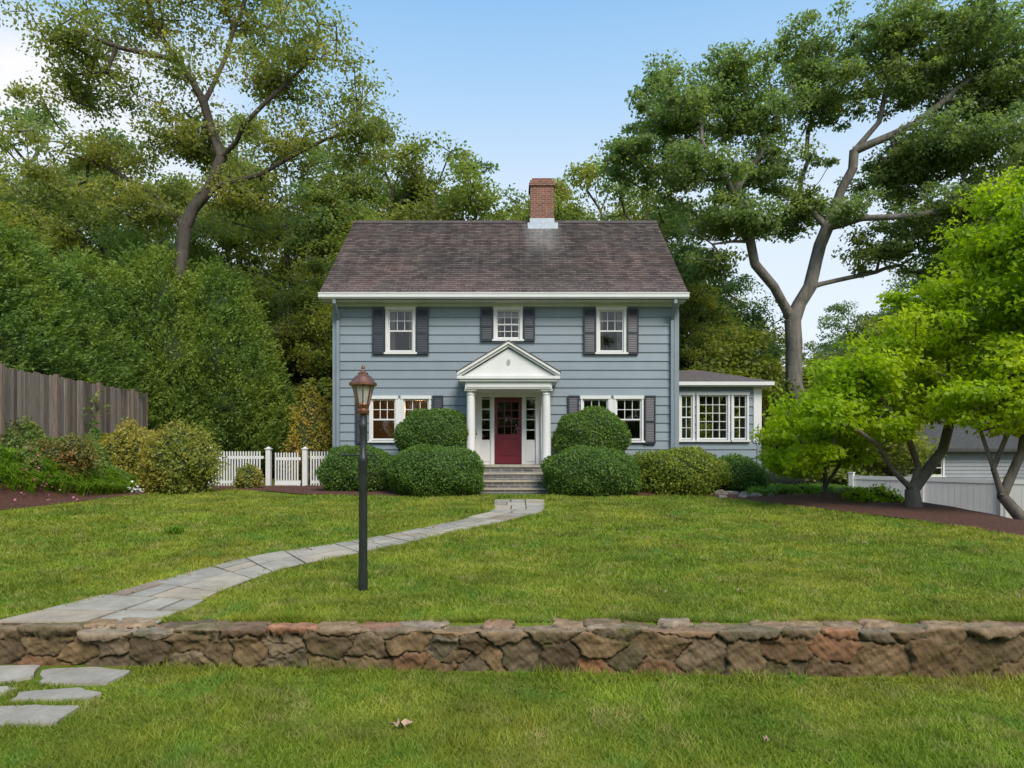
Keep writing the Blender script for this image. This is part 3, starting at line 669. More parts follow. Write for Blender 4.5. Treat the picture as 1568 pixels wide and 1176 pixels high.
dog('dogwood_tree',b,[[P(1398,750,14.4),P(1408,715,14.5),P(1385,670,14.4),P(1360,620,14.4),P(1330,580,14.2)],
  [P(1398,760,14.4),P(1375,720,14.2),P(1345,680,14),P(1290,650,13.8)],
  [P(1405,745,14.4),P(1440,690,14.6),P(1465,600,14.6),P(1480,500,14.6),P(1490,420,14.6)],
  [P(1385,670,14.4),P(1420,600,14.8),P(1420,520,15)]],
  [lobe(1255,635,60,34,14.2,1.2),lobe(1330,580,70,42,14.2,1.4),lobe(1240,690,50,22,14.5,1.0),lobe(1400,530,75,45,14.4,1.5),lobe(1465,455,75,55,14.4,1.5),lobe(1520,385,70,55,14.4,1.4),lobe(1550,305,40,42,14.4,1.2),lobe(1480,580,80,45,14.6,1.5),lobe(1420,625,60,22,14.8,1.2),lobe(1560,510,70,65,14.0,1.5),lobe(1360,655,50,20,14.2,1.0)],350,71,.12)
b=(10.0,13.2,float(hz(10.0,13.2))-.05)
dog('dogwood_tree',b,[[P(1540,760,13.2),P(1525,715,13.2),P(1500,660,13.2),P(1490,600,13.2)],
  [P(1535,745,13.2),P(1565,690,13.2),P(1590,600,13.2),P(1600,450,13)],
  [P(1525,715,13.2),P(1545,640,13),P(1550,560,13)]],
  [lobe(1500,615,60,35,13,1.2),lobe(1580,560,80,60,13,1.4),lobe(1620,440,90,70,13,1.4),lobe(1600,350,70,60,13,1.3),lobe(1560,640,60,32,12.8,1.1),lobe(1640,600,80,60,13,1.3)],210,72,.09)
b=(7.7,16.6,float(hz(7.7,16.6))-.05)
dog('dogwood_tree',b,[[P(1270,745,16.6),P(1262,700,16.6),P(1240,650,16.6)],[P(1270,740,16.6),P(1290,690,16.4),P(1310,640,16.4)],[P(1262,720,16.6),P(1220,690,16.4)]],
  [lobe(1225,655,45,32,16.6,1.1),lobe(1275,620,48,34,16.6,1.1),lobe(1320,660,40,32,16.4,1.0),lobe(1215,705,40,24,16.4,.9),lobe(1285,700,40,18,16.8,.9)],140,73,.055)
# ---------------------------------------------------------------- house
house=empty('colonial_house')
YF=21.0; HX0,HX1=-5.44,5.06; YB=29.0
Xp=lambda px,D=21.0:(px-CX)/F*D
Zp=lambda py,D=21.0:CH+(HY-py)/F*D
def openwall(mb,u0,u1,z0,z1,ops,top=None,e=.27,flat=False,d0=0.0,m=0,prot=.03):
    rows=[]; z=z0
    while z<z1-1e-6: rows.append((z,min(z+e,z1))); z+=e
    zc=sorted({o[2] for o in ops}|{o[3] for o in ops})
    for a,b in rows:
        cuts=[a]+[c for c in zc if a<c<b]+[b]; ra=random.random()
        for c0,c1 in zip(cuts[:-1],cuts[1:]):
            mid=(c0+c1)/2; L0,L1=u0,u1
            if top: 
                h=top(c1); L0,L1=max(u0,h[0]),min(u1,h[1])
                if L1-L0<.02: continue
            iv=[(L0,L1)]
            for o in ops:
                if o[2]<mid<o[3]:
                    nv=[]
                    for p,q in iv:
                        if o[1]<=p or o[0]>=q: nv.append((p,q)); continue
                        if o[0]>p: nv.append((p,o[0]))
                        if o[1]<q: nv.append((o[1],q))
                    iv=nv
            pr=lambda zz:(0 if flat else -prot*(1-(zz-a)/e)-.004)+d0
            for p,q in iv:
                mb.face([(p,pr(c0),c0),(q,pr(c0),c0),(q,pr(c1),c1),(p,pr(c1),c1)],m,ra)
                if not flat and c0==a: mb.face([(p,d0,c0),(q,d0,c0),(q,pr(c0),c0),(p,pr(c0),c0)],m,ra)
def window(mb,u0,u1,z0,z1,style='61',cas=.085,curtain=0):
    pr=-.065
    mb.box(u0-cas,u0,pr,.10,z0-.02,z1,0); mb.box(u1,u1+cas,pr,.10,z0-.02,z1,0)
    mb.box(u0-cas-.02,u1+cas+.02,pr-.015,.10,z1,z1+.10,0); mb.box(u0-cas-.04,u1+cas+.04,pr-.045,.10,z0-.075,z0-.021,0)
    f=.042; mz=(z0+z1)/2
    mb.box(u0,u0+f,-.01,.06,z0,z1,0);mb.box(u1-f,u1,-.01,.06,z0,z1,0)
    mb.box(u0+f,u1-f,-.01,.06,z1-f,z1,0);mb.box(u0+f,u1-f,-.01,.06,z0-.02,z0+f*1.2,0)
    if style!='fixed': mb.box(u0+f,u1-f,-.015,.055,mz-.022,mz+.022,0)
    mb.face([(u0+f,.03,z0+f),(u1-f,.03,z0+f),(u1-f,.03,z1-f),(u0+f,.03,z1-f)],1)
    def grid(za,zb,nc,nr):
        for k in range(1,nc):
            u=u0+f+(u1-u0-2*f)*k/nc; mb.box(u-.010,u+.010,.008,.022,za,zb,0)
        for k in range(1,nr):
            z=za+(zb-za)*k/nr; mb.box(u0+f,u1-f,.004,.026,z-.010,z+.010,0)
    if style=='61': grid(mz+.022,z1-f,3,2)
    if style=='66': grid(mz+.022,z1-f,3,2); grid(z0+f,mz-.022,3,2)
    if style=='fixed': grid(z0+f,z1-f,4,5)
    if style=='fixed2': grid(mz,z1-f,2,2); grid(z0+f,mz,2,2)
    if curtain:
        w=(u1-u0)
        for s in (0,1):
            n=10; us=np.linspace(u0-.05,u0+w*.22,n) if s==0 else np.linspace(u1-w*.22,u1+.05,n)
            for i in range(n-1):
                y0=.2+.03*(i%2); y1=.2+.03*((i+1)%2)
                mb.face([(us[i],y0,z0-.1),(us[i+1],y1,z0-.1),(us[i+1],y1,z1+.05),(us[i],y0,z1+.05)],2)
        if curtain>1: mb.face([(u0-.05,.17,z1-(z1-z0)*(.22)),(u1+.05,.17,z1-(z1-z0)*.22),(u1+.05,.17,z1+.05),(u0-.05,.17,z1+.05)],2)
def shutter(mb,u0,u1,z0,z1):
    mb.box(u0,u1,-.085,-.045,z0,z1,0)
    s=.05; mz=(z0+z1)/2-.1
    for a,b in ((u0,u0+s),(u1-s,u1)): mb.box(a,b,-.10,-.0851,z0,z1,0)
    for z in (z0,mz,z1-.07): mb.box(u0+s,u1-s,-.10,-.0851,z,z+.07,0)
    for za,zb in ((z0+.07,mz),(mz+.07,z1-.07)):
        k=int((zb-za)/.05)
        for i in range(k):
            z=za+(zb-za)*(i+.5)/k; mb.face([(u0+s,-.097,z-.018),(u1-s,-.097,z-.018),(u1-s,-.0858,z+.018),(u0+s,-.0858,z+.018)],0)
ZS0=Zp(742); ZS1=5.95
zt,zb=Zp(475),Zp(539); ct,cb=Zp(475),Zp(519)
UP=[(Xp(595),Xp(633),zb,zt),(Xp(760),Xp(796),cb,ct),(Xp(917),Xp(955),zb,zt)]
lt,lb=Zp(611),Zp(674)
LO=[(Xp(569),Xp(606),lb,lt),(Xp(618),Xp(657),lb,lt),(Xp(892),Xp(931),lb,lt),(Xp(943),Xp(982),lb,lt)]
ENT=(Xp(731),Xp(826),1.03,Zp(603))
front=lambda u,d,z:(u,YF+d,z)
mb=MB(); mb.T=front
openwall(mb,HX0+.1,HX1-.1,ZS0,ZS1,UP+LO+[ENT])
mb.obj('front_siding',[SIDING],house)
mb=MB(); mb.T=front
openwall(mb,HX0+.1,HX1-.1,.0,ZS1,UP+LO+[ENT],flat=True,d0=.1,e=6.5)
mb.obj('inner_front_wall',[INT],house)
def topg(z):
    if z<=ZS1: return (0,8)
    w=(9.70-z)/((9.70-6.05)/4.5); return (4-min(4,w)+.02,4+min(4,w)-.02)
sideops_r=[(5.6,6.5,zb,zt),(1.2,2.1,zb,zt)]
mb=MB(); mb.T=lambda u,d,z:(HX1-d,YF+u,z)
openwall(mb,.1,7.9,ZS0,9.5,sideops_r,top=topg); mb.obj('right_siding',[SIDING],house)
sideops_l=[(1.2,2.1,zb,zt),(5.6,6.5,zb,zt),(1.2,2.1,lb,lt),(5.6,6.5,lb,lt)]
mb=MB(); mb.T=lambda u,d,z:(HX0+d,YB-u,z)
openwall(mb,.1,7.9,ZS0,9.5,sideops_l,top=topg); mb.obj('left_siding',[SIDING],house)
mb=MB(); mb.T=lambda u,d,z:(HX1-u,YB-d,z)
openwall(mb,.1,10.4,ZS0,ZS1,[]); mb.obj('rear_siding',[SIDING],house)
mb=MB()
for x in (HX0,HX1-.1):
    for y in (YF,YB-.1): mb.box(x-.045*(x<0),x+.1+.045*(x>0),y-.045*(y<25),y+.1+.045*(y>25),ZS0-.02,ZS1,0)
mb.obj('corner_boards',[TRIMBLUE],house)
mb=MB(); mb.box(HX0+.03,HX1-.03,YF+.03,YB-.03,-.3,ZS0-.01,0); mb.obj('foundation',[FOUND],house)
mb=MB()
mb.box(HX0+.2,HX1-.2,YF+.15,YB-.15,.85,.98,1); mb.box(HX0+.2,HX1-.2,YF+.15,YB-.15,3.45,3.65,0); mb.box(HX0+.2,HX1-.2,YF+.15,YB-.15,6.0,6.08,0)
mb.box(HX0+.2,-1.3,25,25.1,.99,5.99,0); mb.box(-1.29,1.1,27,27.1,.99,5.99,0); mb.box(1.11,HX1-.2,25,25.1,.99,5.99,0)
mb.box(-1.4,-1.3,21.2,24.99,.99,5.99,0); mb.box(1.1,1.2,21.2,24.99,.99,5.99,0)
mb.box(-4.9,-3.9,22.0,22.8,.99,1.75,1); mb.box(2.4,3.9,22.4,23.2,.99,1.75,1); mb.box(-3.6,-3.2,24.93,24.99,2.0,2.7,1); mb.box(2.6,3.4,24.93,24.99,2.0,2.8,1)
mb.obj('interior_rooms',[INT,FLOORW],house)
mb=MB(); mb.T=front
for i,o in enumerate(UP): window(mb,*o,style='61' if i!=1 else '66',curtain=[1,2,1][i])
for i,o in enumerate(LO): window(mb,*o,style='61',cas=.06,curtain=0)
mb.T=lambda u,d,z:(HX1-d,YF+u,z)
for o in sideops_r: window(mb,*o,curtain=1)
mb.T=lambda u,d,z:(HX0+d,YB-u,z)
for o in sideops_l: window(mb,*o,curtain=1)
mb.T=front
for a,b in ((LO[0],LO[1]),(LO[2],LO[3])): mb.box(a[1]+.061,b[0]-.061,-.055,.1,lb-.02,lt,0)
mb.obj('windows',[WHITE,GLASS,CURT],house)
mb=MB(); mb.T=front
sh=[(571,590,472,543),(637,657,472,543),(736,755.5,472,523),(801,819,472,523),(893,912,472,543),(959,977,472,543),(545,563,606,680),(663,679,606,680),(869,886,606,680),(986,1003,606,680)]
for a,b,c,d in sh: shutter(mb,Xp(a),Xp(b),Zp(d),Zp(c))
mb.obj('shutters',[SHUT],house)
def roofside(x0,x1,ye,ze,yr,zr,course=.14):
    Ls=math.hypot(yr-ye,zr-ze); n=int(Ls/course); V=[];Fc=[];UV=[]
    for k in range(n+1):
        s0=k*course; s1=min(Ls,(k+1)*course)
        if s1-s0<.01: break
        f0,f1=s0/Ls,s1/Ls; sg=1 if yr>ye else -1
        nz=abs(yr-ye)/Ls; ny=-(zr-ze)/Ls*sg
        a=(ye+(yr-ye)*f0,ze+(zr-ze)*f0); b=(ye+(yr-ye)*f1,ze+(zr-ze)*f1); t=.014
        base=len(V)
        V+=[(x0,a[0]+ny*t,a[1]+nz*t),(x1,a[0]+ny*t,a[1]+nz*t),(x1,b[0],b[1]),(x0,b[0],b[1]),(x0,a[0]-ny*.004,a[1]-nz*.004),(x1,a[0]-ny*.004,a[1]-nz*.004)]
        Fc+=[(base,base+1,base+2,base+3),(base+4,base+5,base+1,base)]
        UV+=[(x0,s0+.002),(x1,s0+.002),(x1,s1-.002),(x0,s1-.002),(x0,s0+.001),(x1,s0+.001),(x1,s0+.002),(x0,s0+.002)]
    return V,Fc,UV
def roofobj(name,parts,parent):
    V=[];Fc=[];UV=[]
    for v,f,u in parts:
        b=len(V); V+=v; Fc+=[tuple(i+b for i in q) for q in f]; UV+=u
    me=make_mesh(name,V,Fc,mats=[SHINGLE]); uv=me.uv_layers.new(name='UVMap'); uv.data.foreach_set('uv',np.array(UV,np.float32).ravel())
    return obj(name,me,parent)
RX0,RX1=-5.76,5.27
roofobj('shingle_roof',[roofside(RX0,RX1,20.5,6.17,25,9.78),roofside(RX0,RX1,29.5,6.17,25,9.78)],house)
mb=MB()
mb.T=lambda u,d,z:(d,u,z)
mb.prism([(20.52,6.04),(25,9.62),(29.48,6.04),(29.48,6.15),(25,9.755),(20.52,6.15)],RX0+.035,RX1-.035,0)
mb.T=None
for x in (RX0-.005,RX1-.04):
    mb.T=lambda u,d,z:(d,u,z)
    mb.prism([(20.5,5.98),(25,9.58),(29.5,5.98),(29.5,6.158),(25,9.765),(20.5,6.158)],x,x+.045,0)
mb.T=None
mb.box(RX0+.05,RX1-.05,20.56,20.99,5.94,5.98,0); mb.box(RX0+.05,RX1-.05,29.01,29.44,5.94,5.98,0)
mb.box(HX0-.05,HX1+.05,20.94,20.992,5.86,5.935,0)
for y0,y1 in ((20.37,20.51),(29.49,29.63)):
    mb.box(RX0,RX1,y0,y1,6.02,6.14,0); mb.box(RX0-.004,RX1+.004,y0-.015,y0+.03,6.115,6.15,0); mb.box(RX0+.005,RX1-.005,y0+.03,y1-.002,5.985,6.018,0)
mb.obj('roof_trim_and_gutters',[WHITE],house)
mb=MB(); mb.T=lambda u,d,z:(d,u,z)
mb.prism([(24.86,9.70),(25,9.815),(25.14,9.70),(25.14,9.72),(25,9.84),(24.86,9.72)],RX0,RX1,0); mb.obj('ridge_cap',[simple('ridge_shingle',(.08,.065,.06),.9,.4,9,.4)],house)
mb=MB()
for x in (Xp(519),Xp(1028)):
    mb.box(x-.045,x+.045,20.86,20.94,.35,5.45,0)
    mb.T=lambda u,d,z:(d,u,z)
    mb.prism([(20.42,5.93),(20.50,5.93),(20.94,5.52),(20.94,5.42),(20.86,5.42),(20.42,5.84)],x-.045,x+.045,0); mb.T=None
    mb.box(x-.044,x+.044,20.425,20.495,5.93,6.0,0)
mb.obj('downspouts',[TRIMBLUE],house)
mb=MB(); cx0,cx1=.66,1.50
mb.box(cx0,cx1,24.6,25.4,8.9,10.95,0); mb.box(cx0-.05,cx1+.05,24.55,25.45,10.951,11.06,0); mb.box(cx0-.01,cx1+.01,24.59,25.41,11.061,11.16,0)
mb.box(cx0+.06,cx1-.06,24.66,25.34,11.161,11.25,1)
mb.obj('chimney',[BRICK,simple('chimney_cap',(.2,.08,.06),.8,.3,8,.3)],house)
mb=MB(); mb.box(cx0-.10,cx1+.14,24.50,25.50,9.3,9.60,0); mb.box(cx0-.02,cx1+.02,24.58,25.42,9.601,9.78,0); mb.obj('chimney_flashing',[METAL],house)
mb=MB(); mb.T=front
dx0,dx1=Xp(757),Xp(799); dz0,dz1=1.05,Zp(610)
e0,e1=ENT[0],ENT[1]
mb.box(e0-.06,e0+.11,-.07,.1,1.03,ENT[3],0); mb.box(e1-.11,e1+.06,-.07,.1,1.03,ENT[3],0)
mb.box(e0-.06,e1+.06,-.085,.1,dz1+.03,ENT[3]+.08,0)
mb.box(dx0-.11,dx0,-.05,.1,1.03,dz1+.03,0); mb.box(dx1,dx1+.11,-.05,.1,1.03,dz1+.03,0)
for a,b in ((e0+.11,dx0-.11),(dx1+.11,e1-.11)):
    mb.box(a,b,.0,.08,1.03,1.75,0); mb.box(a+.02,b-.02,-.015,-.001,1.12,1.66,0)
    mb.box(a,a+.03,.0,.08,1.751,dz1+.03,0); mb.box(b-.03,b,.0,.08,1.751,dz1+.03,0)
    for k in range(5):
        z=1.751+(dz1-1.78)*k/4; mb.box(a+.03,b-.03,.01,.07,z,z+.03,0)
    mb.face([(a+.03,.045,1.75),(b-.03,.045,1.75),(b-.03,.045,dz1),(a+.03,.045,dz1)],1)
mb.box(e0-.1,e1+.1,-.12,.1,.97,1.029,2)
mb.obj('entry_surround',[WHITE,GLASS,simple('threshold_stone',(.3,.29,.28),.8,.2,5,.2)],house)
mb=MB(); mb.T=front
s=.10; zg0=1.95
mb.box(dx0,dx0+s,-.02,.03,dz0,dz1,0);mb.box(dx1-s,dx1,-.02,.03,dz0,dz1,0);mb.box(dx0+s,dx1-s,-.02,.03,dz1-.12,dz1,0);mb.box(dx0+s,dx1-s,-.02,.03,dz0,dz0+.2,0);mb.box(dx0+s,dx1-s,-.02,.03,1.82,1.95,0)
mb.box(dx0+s,dx1-s,.0,.02,dz0+.2,1.82,0); mb.box(dx0+s+.05,dx1-s-.05,-.012,-.001,dz0+.26,1.76,0)
mb.face([(dx0+s,.012,zg0),(dx1-s,.012,zg0),(dx1-s,.012,dz1-.12),(dx0+s,.012,dz1-.12)],1)
for k in (1,2):
    u=dx0+s+(dx1-dx0-2*s)*k/3; mb.box(u-.013,u+.013,-.008,.004,zg0,dz1-.12,0)
for k in (1,2,3):
    z=zg0+(dz1-.12-zg0)*k/4; mb.box(dx0+s,dx1-s,-.006,.002,z-.013,z+.013,0)
mb.box(dx0+.03,dx0+.06,-.07,-.02,1.95,2.2,2)
mb.obj('front_door',[DOOR,GLASS,COPPER],house)
pc=-.10; PW=1.46; yf=19.45
mb=MB()
zb0,zb1=3.22,3.42
mb.box(pc-1.24,pc+1.24,yf+.12,20.94,zb0,zb1,0)
mb.box(pc-1.19,pc+1.19,yf+.10,yf+.119,zb0+.04,zb1-.03,0)
mb.box(pc-PW+.06,pc+PW-.06,yf+.03,20.94,zb1+.001,zb1+.07,0); mb.box(pc-PW,pc+PW,yf-.02,20.94,zb1+.071,zb1+.15,0)
ap=4.50; zb2=zb1+.151
mb.prism([(pc-PW+.14,zb2),(pc+PW-.14,zb2),(pc,ap-.13)],yf+.12,20.94,0)
for sg in (-1,1):
    for (o0,o1,ya) in ((0.0,.075,yf-.02),(.0751,.15,yf+.04)):
        pts=[(pc+sg*PW,zb2+.10-o0),(pc+sg*.0005,ap+.06-o0),(pc+sg*.0005,ap+.06-o1),(pc+sg*PW,zb2+.10-o1)]
        if sg>0: pts=pts[::-1]
        mb.prism(pts,ya,20.94,0)
mb.T=lambda u,d,z:(pc+u,yf+.119-d,3.97+z)
n=16; mb.face([(.05*math.cos(2*math.pi*k/n),.012,.09*math.sin(2*math.pi*k/n)) for k in range(n)],1)
mb.T=None
mb.obj('portico_pediment',[WHITE,simple('medallion',(.35,.35,.35),.6,.1,5,0)],house)
mb=MB()
for sg in (-1,1):
    pts=[(pc+sg*(PW+.03),zb2+.125),(pc+sg*.0005,ap+.088),(pc+sg*.0005,ap+.062),(pc+sg*(PW+.03),zb2+.101)]
    if sg>0: pts=pts[::-1]
    mb.prism(pts,yf-.04,20.93,0)
mb.obj('portico_roof_shingles',[simple('portico_shingles',(.16,.13,.125),.9,.3,9,.3)],house)
mb=MB()
for x in (-1.19,.99):
    y=yf+.33
    mb.box(x-.17,x+.17,y-.17,y+.17,1.03,1.10,0)
    mb.lathe([(.165,1.101),(.165,1.14),(.14,1.17),(.135,1.2),(.132,1.9),(.112,3.02),(.112,3.04),(.13,3.06),(.13,3.08),(.115,3.09),(.115,3.12),(.15,3.16),(.15,3.165)],x,y,24)
    mb.box(x-.17,x+.17,y-.17,y+.17,3.166,3.219,0)
    mb.box(x-.11,x+.11,20.80,20.93,1.03,3.219,0)
mb.obj('portico_columns',[WHITE],house,smooth=True)
mb=MB(); gz0=.24; top=1.03; n=4; h=(top-gz0)/n
mb.box(-1.42,1.22,19.35,20.94,-.2,top-.05,1); mb.box(-1.46,1.26,19.31,20.94,top-.049,top,0)
for k in range(n-1):
    zt_=top-h*(k+1); w=1.10+.02*k
    mb.box(pc-w,pc+w,19.34-.33*(k+1),19.349-.33*k,-.2,zt_-.045,1); mb.box(pc-w-.02,pc+w+.02,19.31-.33*(k+1),19.345-.33*k,zt_-.044,zt_,0,random.random())
mb.obj('front_steps',[FLAG,RISER],house)
SX0,SX1,SY0,SY1=HX1,Xp(1163,21.6),21.6,25.6
z0w,z1w=Zp(673,21.6),Zp(605,21.6)
T0=lambda u,d,z:(u,SY0+d,z)
q=lambda px:Xp(px,21.6)
OPS=[(q(1042),q(1060),z0w,z1w),(q(1069),q(1114),z0w,z1w),(q(1122),q(1143),z0w,z1w)]
mb=MB(); mb.T=T0; openwall(mb,SX0+.02,SX1-.08,ZS0,3.45,OPS)
mb.T=lambda u,d,z:(SX1-d,SY0+u,z); OR=[(.35,1.3,z0w,z1w),(1.5,2.45,z0w,z1w),(2.65,3.6,z0w,z1w)]; openwall(mb,.08,3.9,ZS0,3.45,OR)
mb.T=lambda u,d,z:(SX1-u,SY1-d,z); OB=[(.25,1.25,z0w,z1w),(1.4,2.55,z0w,z1w)]; openwall(mb,.08,2.7,ZS0,3.45,OB)
mb.obj('sunroom_siding',[SIDING],house)
mb=MB(); mb.T=T0
for i,o in enumerate(OPS): window(mb,*o,style='fixed' if i==1 else 'fixed2',cas=.06)
mb.T=lambda u,d,z:(SX1-d,SY0+u,z)
for o in OR: window(mb,*o,style='fixed',cas=.07)
mb.T=lambda u,d,z:(SX1-u,SY1-d,z)
for o in OB: window(mb,*o,style='open',cas=.07)
mb.T=None
mb.box(SX1-.2,SX1+.05,SY0-.05,SY0+.1,z0w-.1,3.44,0)
mb.obj('sunroom_windows',[WHITE,GLASS,CURT],house)
mb=MB(); mb.box(SX1-.09,SX1+.045,SY0-.045,SY0+.09,ZS0-.02,z0w-.1,0); mb.box(SX0+.1,SX1-.05,SY0+.05,SY1-.05,-.4,ZS0-.01,1); mb.box(SX0+.1,SX1-.1,SY0+.15,SY1-.15,.9,1.0,1)
mb.obj('sunroom_base',[TRIMBLUE,FOUND],house)
mb=MB(); mb.box(SX0+.05,SX1+.28,SY0-.28,SY1+.25,3.45,3.50,0); mb.box(SX0+.05,SX1+.34,SY0-.36,SY0-.281,3.48,3.59,0); mb.box(SX1+.281,SX1+.34,SY0-.28,SY1+.25,3.48,3.59,0); mb.box(SX0+.05,SX1+.28,SY0-.28,SY1+.25,3.501,3.57,0)
mb.obj('sunroom_eave',[WHITE],house)
mb=MB(); a=(SX0+.03,SY0-.36,3.595);b_=(SX1+.36,SY0-.36,3.595);c=(SX1+.36,SY1+.3,3.595);d=(SX0+.03,SY1+.3,3.595); e=(SX0+.03,SY0+1.7,4.18); f=(SX1-1.4,SY0+1.7,4.18); g=(SX1-1.4,SY1-1.5,4.18); hh=(SX0+.03,SY1-1.5,4.18)
for fc in ((a,b_,f,e),(b_,c,g,f),(c,d,hh,g),(e,f,g,hh),(a,d,c,b_)): mb.face(list(fc))
mb.obj('sunroom_roof',[simple('sunroom_shingles',(.10,.08,.075),.9,.35,9,.4)],house)
# one table lamp, lit behind the left ground-floor window as in the photograph
x,y,z,s_=-2.98,22.3,2.55,1.1
mb=MB(); mb.lathe([(.17*s_,z-.13),(.11*s_,z+.13)],x,y,16)
mb.lathe([(.09,1.75),(.05,1.8),(.03,2.0),(.07,2.2),(.02,2.41)],x,y,12,1); mb.box(x-.3,x+.3,y-.2,y+.3,1.70,1.745,1)
mb.obj('table_lamp',[SHADE,COPPER],house,smooth=True)
ld=bpy.data.lights.new('lamp_light','POINT'); ld.energy=70; ld.color=(1,.5,.18); ld.shadow_soft_size=.1
lo=bpy.data.objects.new('lamp_light',ld); scene.collection.objects.link(lo); lo.parent=house; lo.location=(x,y,z+.25)
# ---------------------------------------------------------------- lamp post
LD=7.1; lx=Xp(556,LD); lg=float(hz(lx,LD)); zl=lambda py:CH+(HY-py)/F*LD
post=empty('lamp_post')
mb=MB()
mb.lathe([(.048,lg-.1),(.048,zl(880)),(.045,zl(870)),(.043,zl(712)),(.050,zl(708)),(.050,zl(700)),(.036,zl(697)),(.033,zl(660)),(.042,zl(655)),(.042,zl(648)),(.034,zl(646)),(.034,zl(636))],lx,LD,20)
mb.obj('post',[BLACKM],post,smooth=True)
mb=MB(); zr=zl(697)
mb.T=lambda u,d,z:(lx+z,LD+d,zr+u)
mb.lathe([(.009,-.20),(.009,.09)],0,0,10); mb.lathe([(.016,-.215),(.016,-.20)],0,0,10); mb.lathe([(.016,.09),(.016,.105)],0,0,10)
mb.obj('ladder_rest',[BLACKM],post,smooth=True)
mb=MB()
mb.lathe([(.036,zl(636)),(.062,zl(633)),(.066,zl(629)),(.050,zl(626)),(.062,zl(622)),(.066,zl(620)),(.06,zl(618))],lx,LD,20)
rt,rb=.108,.062
mb.lathe([(.118,zl(592)),(.142,zl(590)),(.142,zl(587)),(.118,zl(584)),(.100,zl(579)),(.062,zl(574.5)),(.052,zl(573.5)),(.052,zl(571)),(.034,zl(570)),(.020,zl(567)),(.013,zl(565)),(.02,zl(563)),(.012,zl(560.5)),(.002,zl(558))],lx,LD,24)
for k in range(8):
    a=2*math.pi*k/8+.2; x0,y0=lx+rb*math.cos(a),LD+rb*math.sin(a); x1,y1=lx+rt*math.cos(a),LD+rt*math.sin(a); w=.006
    t=(-math.sin(a)*w,math.cos(a)*w); r_=(math.cos(a)*w,math.sin(a)*w)
    za,zb_=zl(620),zl(591)
    lo4=[(x0+t[0]+r_[0],y0+t[1]+r_[1],za),(x0-t[0]+r_[0],y0-t[1]+r_[1],za),(x0-t[0]-r_[0],y0-t[1]-r_[1],za),(x0+t[0]-r_[0],y0+t[1]-r_[1],za)]
    hi4=[(x1+t[0]+r_[0],y1+t[1]+r_[1],zb_),(x1-t[0]+r_[0],y1-t[1]+r_[1],zb_),(x1-t[0]-r_[0],y1-t[1]-r_[1],zb_),(x1+t[0]-r_[0],y1+t[1]-r_[1],zb_)]
    for i in range(4):
        j=(i+1)%4; mb.face([lo4[i],lo4[j],hi4[j],hi4[i]])
mb.obj('copper_lantern_frame',[COPPER],post,smooth=True)
mb=MB(); mb.lathe([(rb-.003,zl(620)),(rt-.003,zl(591))],lx,LD,8,rot=.2)
FG=N('frosted_lantern_glass'); FG.col((.72,.72,.66)); FG.b.inputs['Transmission Weight'].default_value=.55; FG.b.inputs['Roughness'].default_value=.3
mb.obj('lantern_glass',[FG.mat],post)
mb=MB(); mb.lathe([(.016,zl(617)),(.016,zl(607)),(.028,zl(603)),(.022,zl(596)),(.004,zl(594))],lx,LD,12); mb.obj('bulb',[simple('bulb_glass',(.8,.75,.6),.3,.02,2,0)],post,smooth=True)
# ---------------------------------------------------------------- fences
WOOD=N('weathered_cedar'); _f=WOOD.noise(5,7,.7,stretch=(6,6,.5)); 
WOOD.col(WOOD.mix(.85,WOOD.ramp(WOOD.var(),[(0,(.14,.10,.08)),(.5,(.26,.195,.155)),(1,(.37,.30,.25))]),WOOD.ramp(_f,[(.3,G3(.45)),(.7,G3(1.25))]),'MULTIPLY')); WOOD.r(.9); WOOD.bump(_f,.6,.02); WOOD=WOOD.mat
wf=empty('wood_fence'); mb=MB()
A=np.array([-11.3,7.0]);M_=np.array([-12.0,16.0]);B=np.array([-13.05,24.6])
def run(a,b,h0,h1):
    L=np.linalg.norm(b-a); n=int(L/.145); d=(b-a)/L; nn=np.array([d[1],-d[0]])
    for i in range(n):
        p=a+d*(i*.145); q_=p+d*.138; t=i/n; j=random.uniform(0,.02); zt_=h0+(h1-h0)*t+random.uniform(-.03,.03); zb_=zt_-1.95; v=random.random()
        P1=[(p+nn*(.0+j)),(q_+nn*(.0+j)),(q_+nn*(.02+j)),(p+nn*(.02+j))]
        lo=[mb.pt((w[0],w[1],zb_)) for w in P1]; hi=[mb.pt((w[0],w[1],zt_)) for w in P1]
        for f_ in ([lo[3],lo[2],lo[1],lo[0]],hi,[lo[0],lo[1],hi[1],hi[0]],[lo[1],lo[2],hi[2],hi[1]],[lo[2],lo[3],hi[3],hi[2]],[lo[3],lo[0],hi[0],hi[3]]): mb.f.append(f_);mb.m.append(0);mb.a.append(v)
    for k in range(int(L/2.4)+1):
        p=a+d*min(L,k*2.4)+nn*.07; t=min(1,k*2.4/L); z=h0+(h1-h0)*t
        mb.box(p[0]-.05,p[0]+.05,p[1]-.05,p[1]+.05,z-2.0,z+.06,0,.3)
run(A,M_,3.42,3.42); run(M_,B,3.42,3.48)
mb.obj('boards_and_posts',[WOOD],wf)
pf=empty('white_picket_fence'); mb=MB(); yfz=22.0; gz=.2
xq=lambda px:Xp(px,yfz)
def picketrun(x0,x1,zt_,y):
    x=x0
    while x<x1-.05:
        mb.box(x,x+.045,y,y+.02,gz+.06,zt_,0); mb.prism([(x,zt_+.0002),(x+.045,zt_+.0002),(x+.0225,zt_+.03)],y+.0,y+.02,0); x+=.088
    for z in (gz+.2,zt_-.22): mb.box(x0,x1,y+.021,y+.06,z,z+.09,0)
picketrun(xq(300),xq(403),Zp(692,yfz),yfz); picketrun(xq(421),xq(460),Zp(694,yfz),yfz); picketrun(xq(475),-5.5,Zp(692,yfz),yfz)
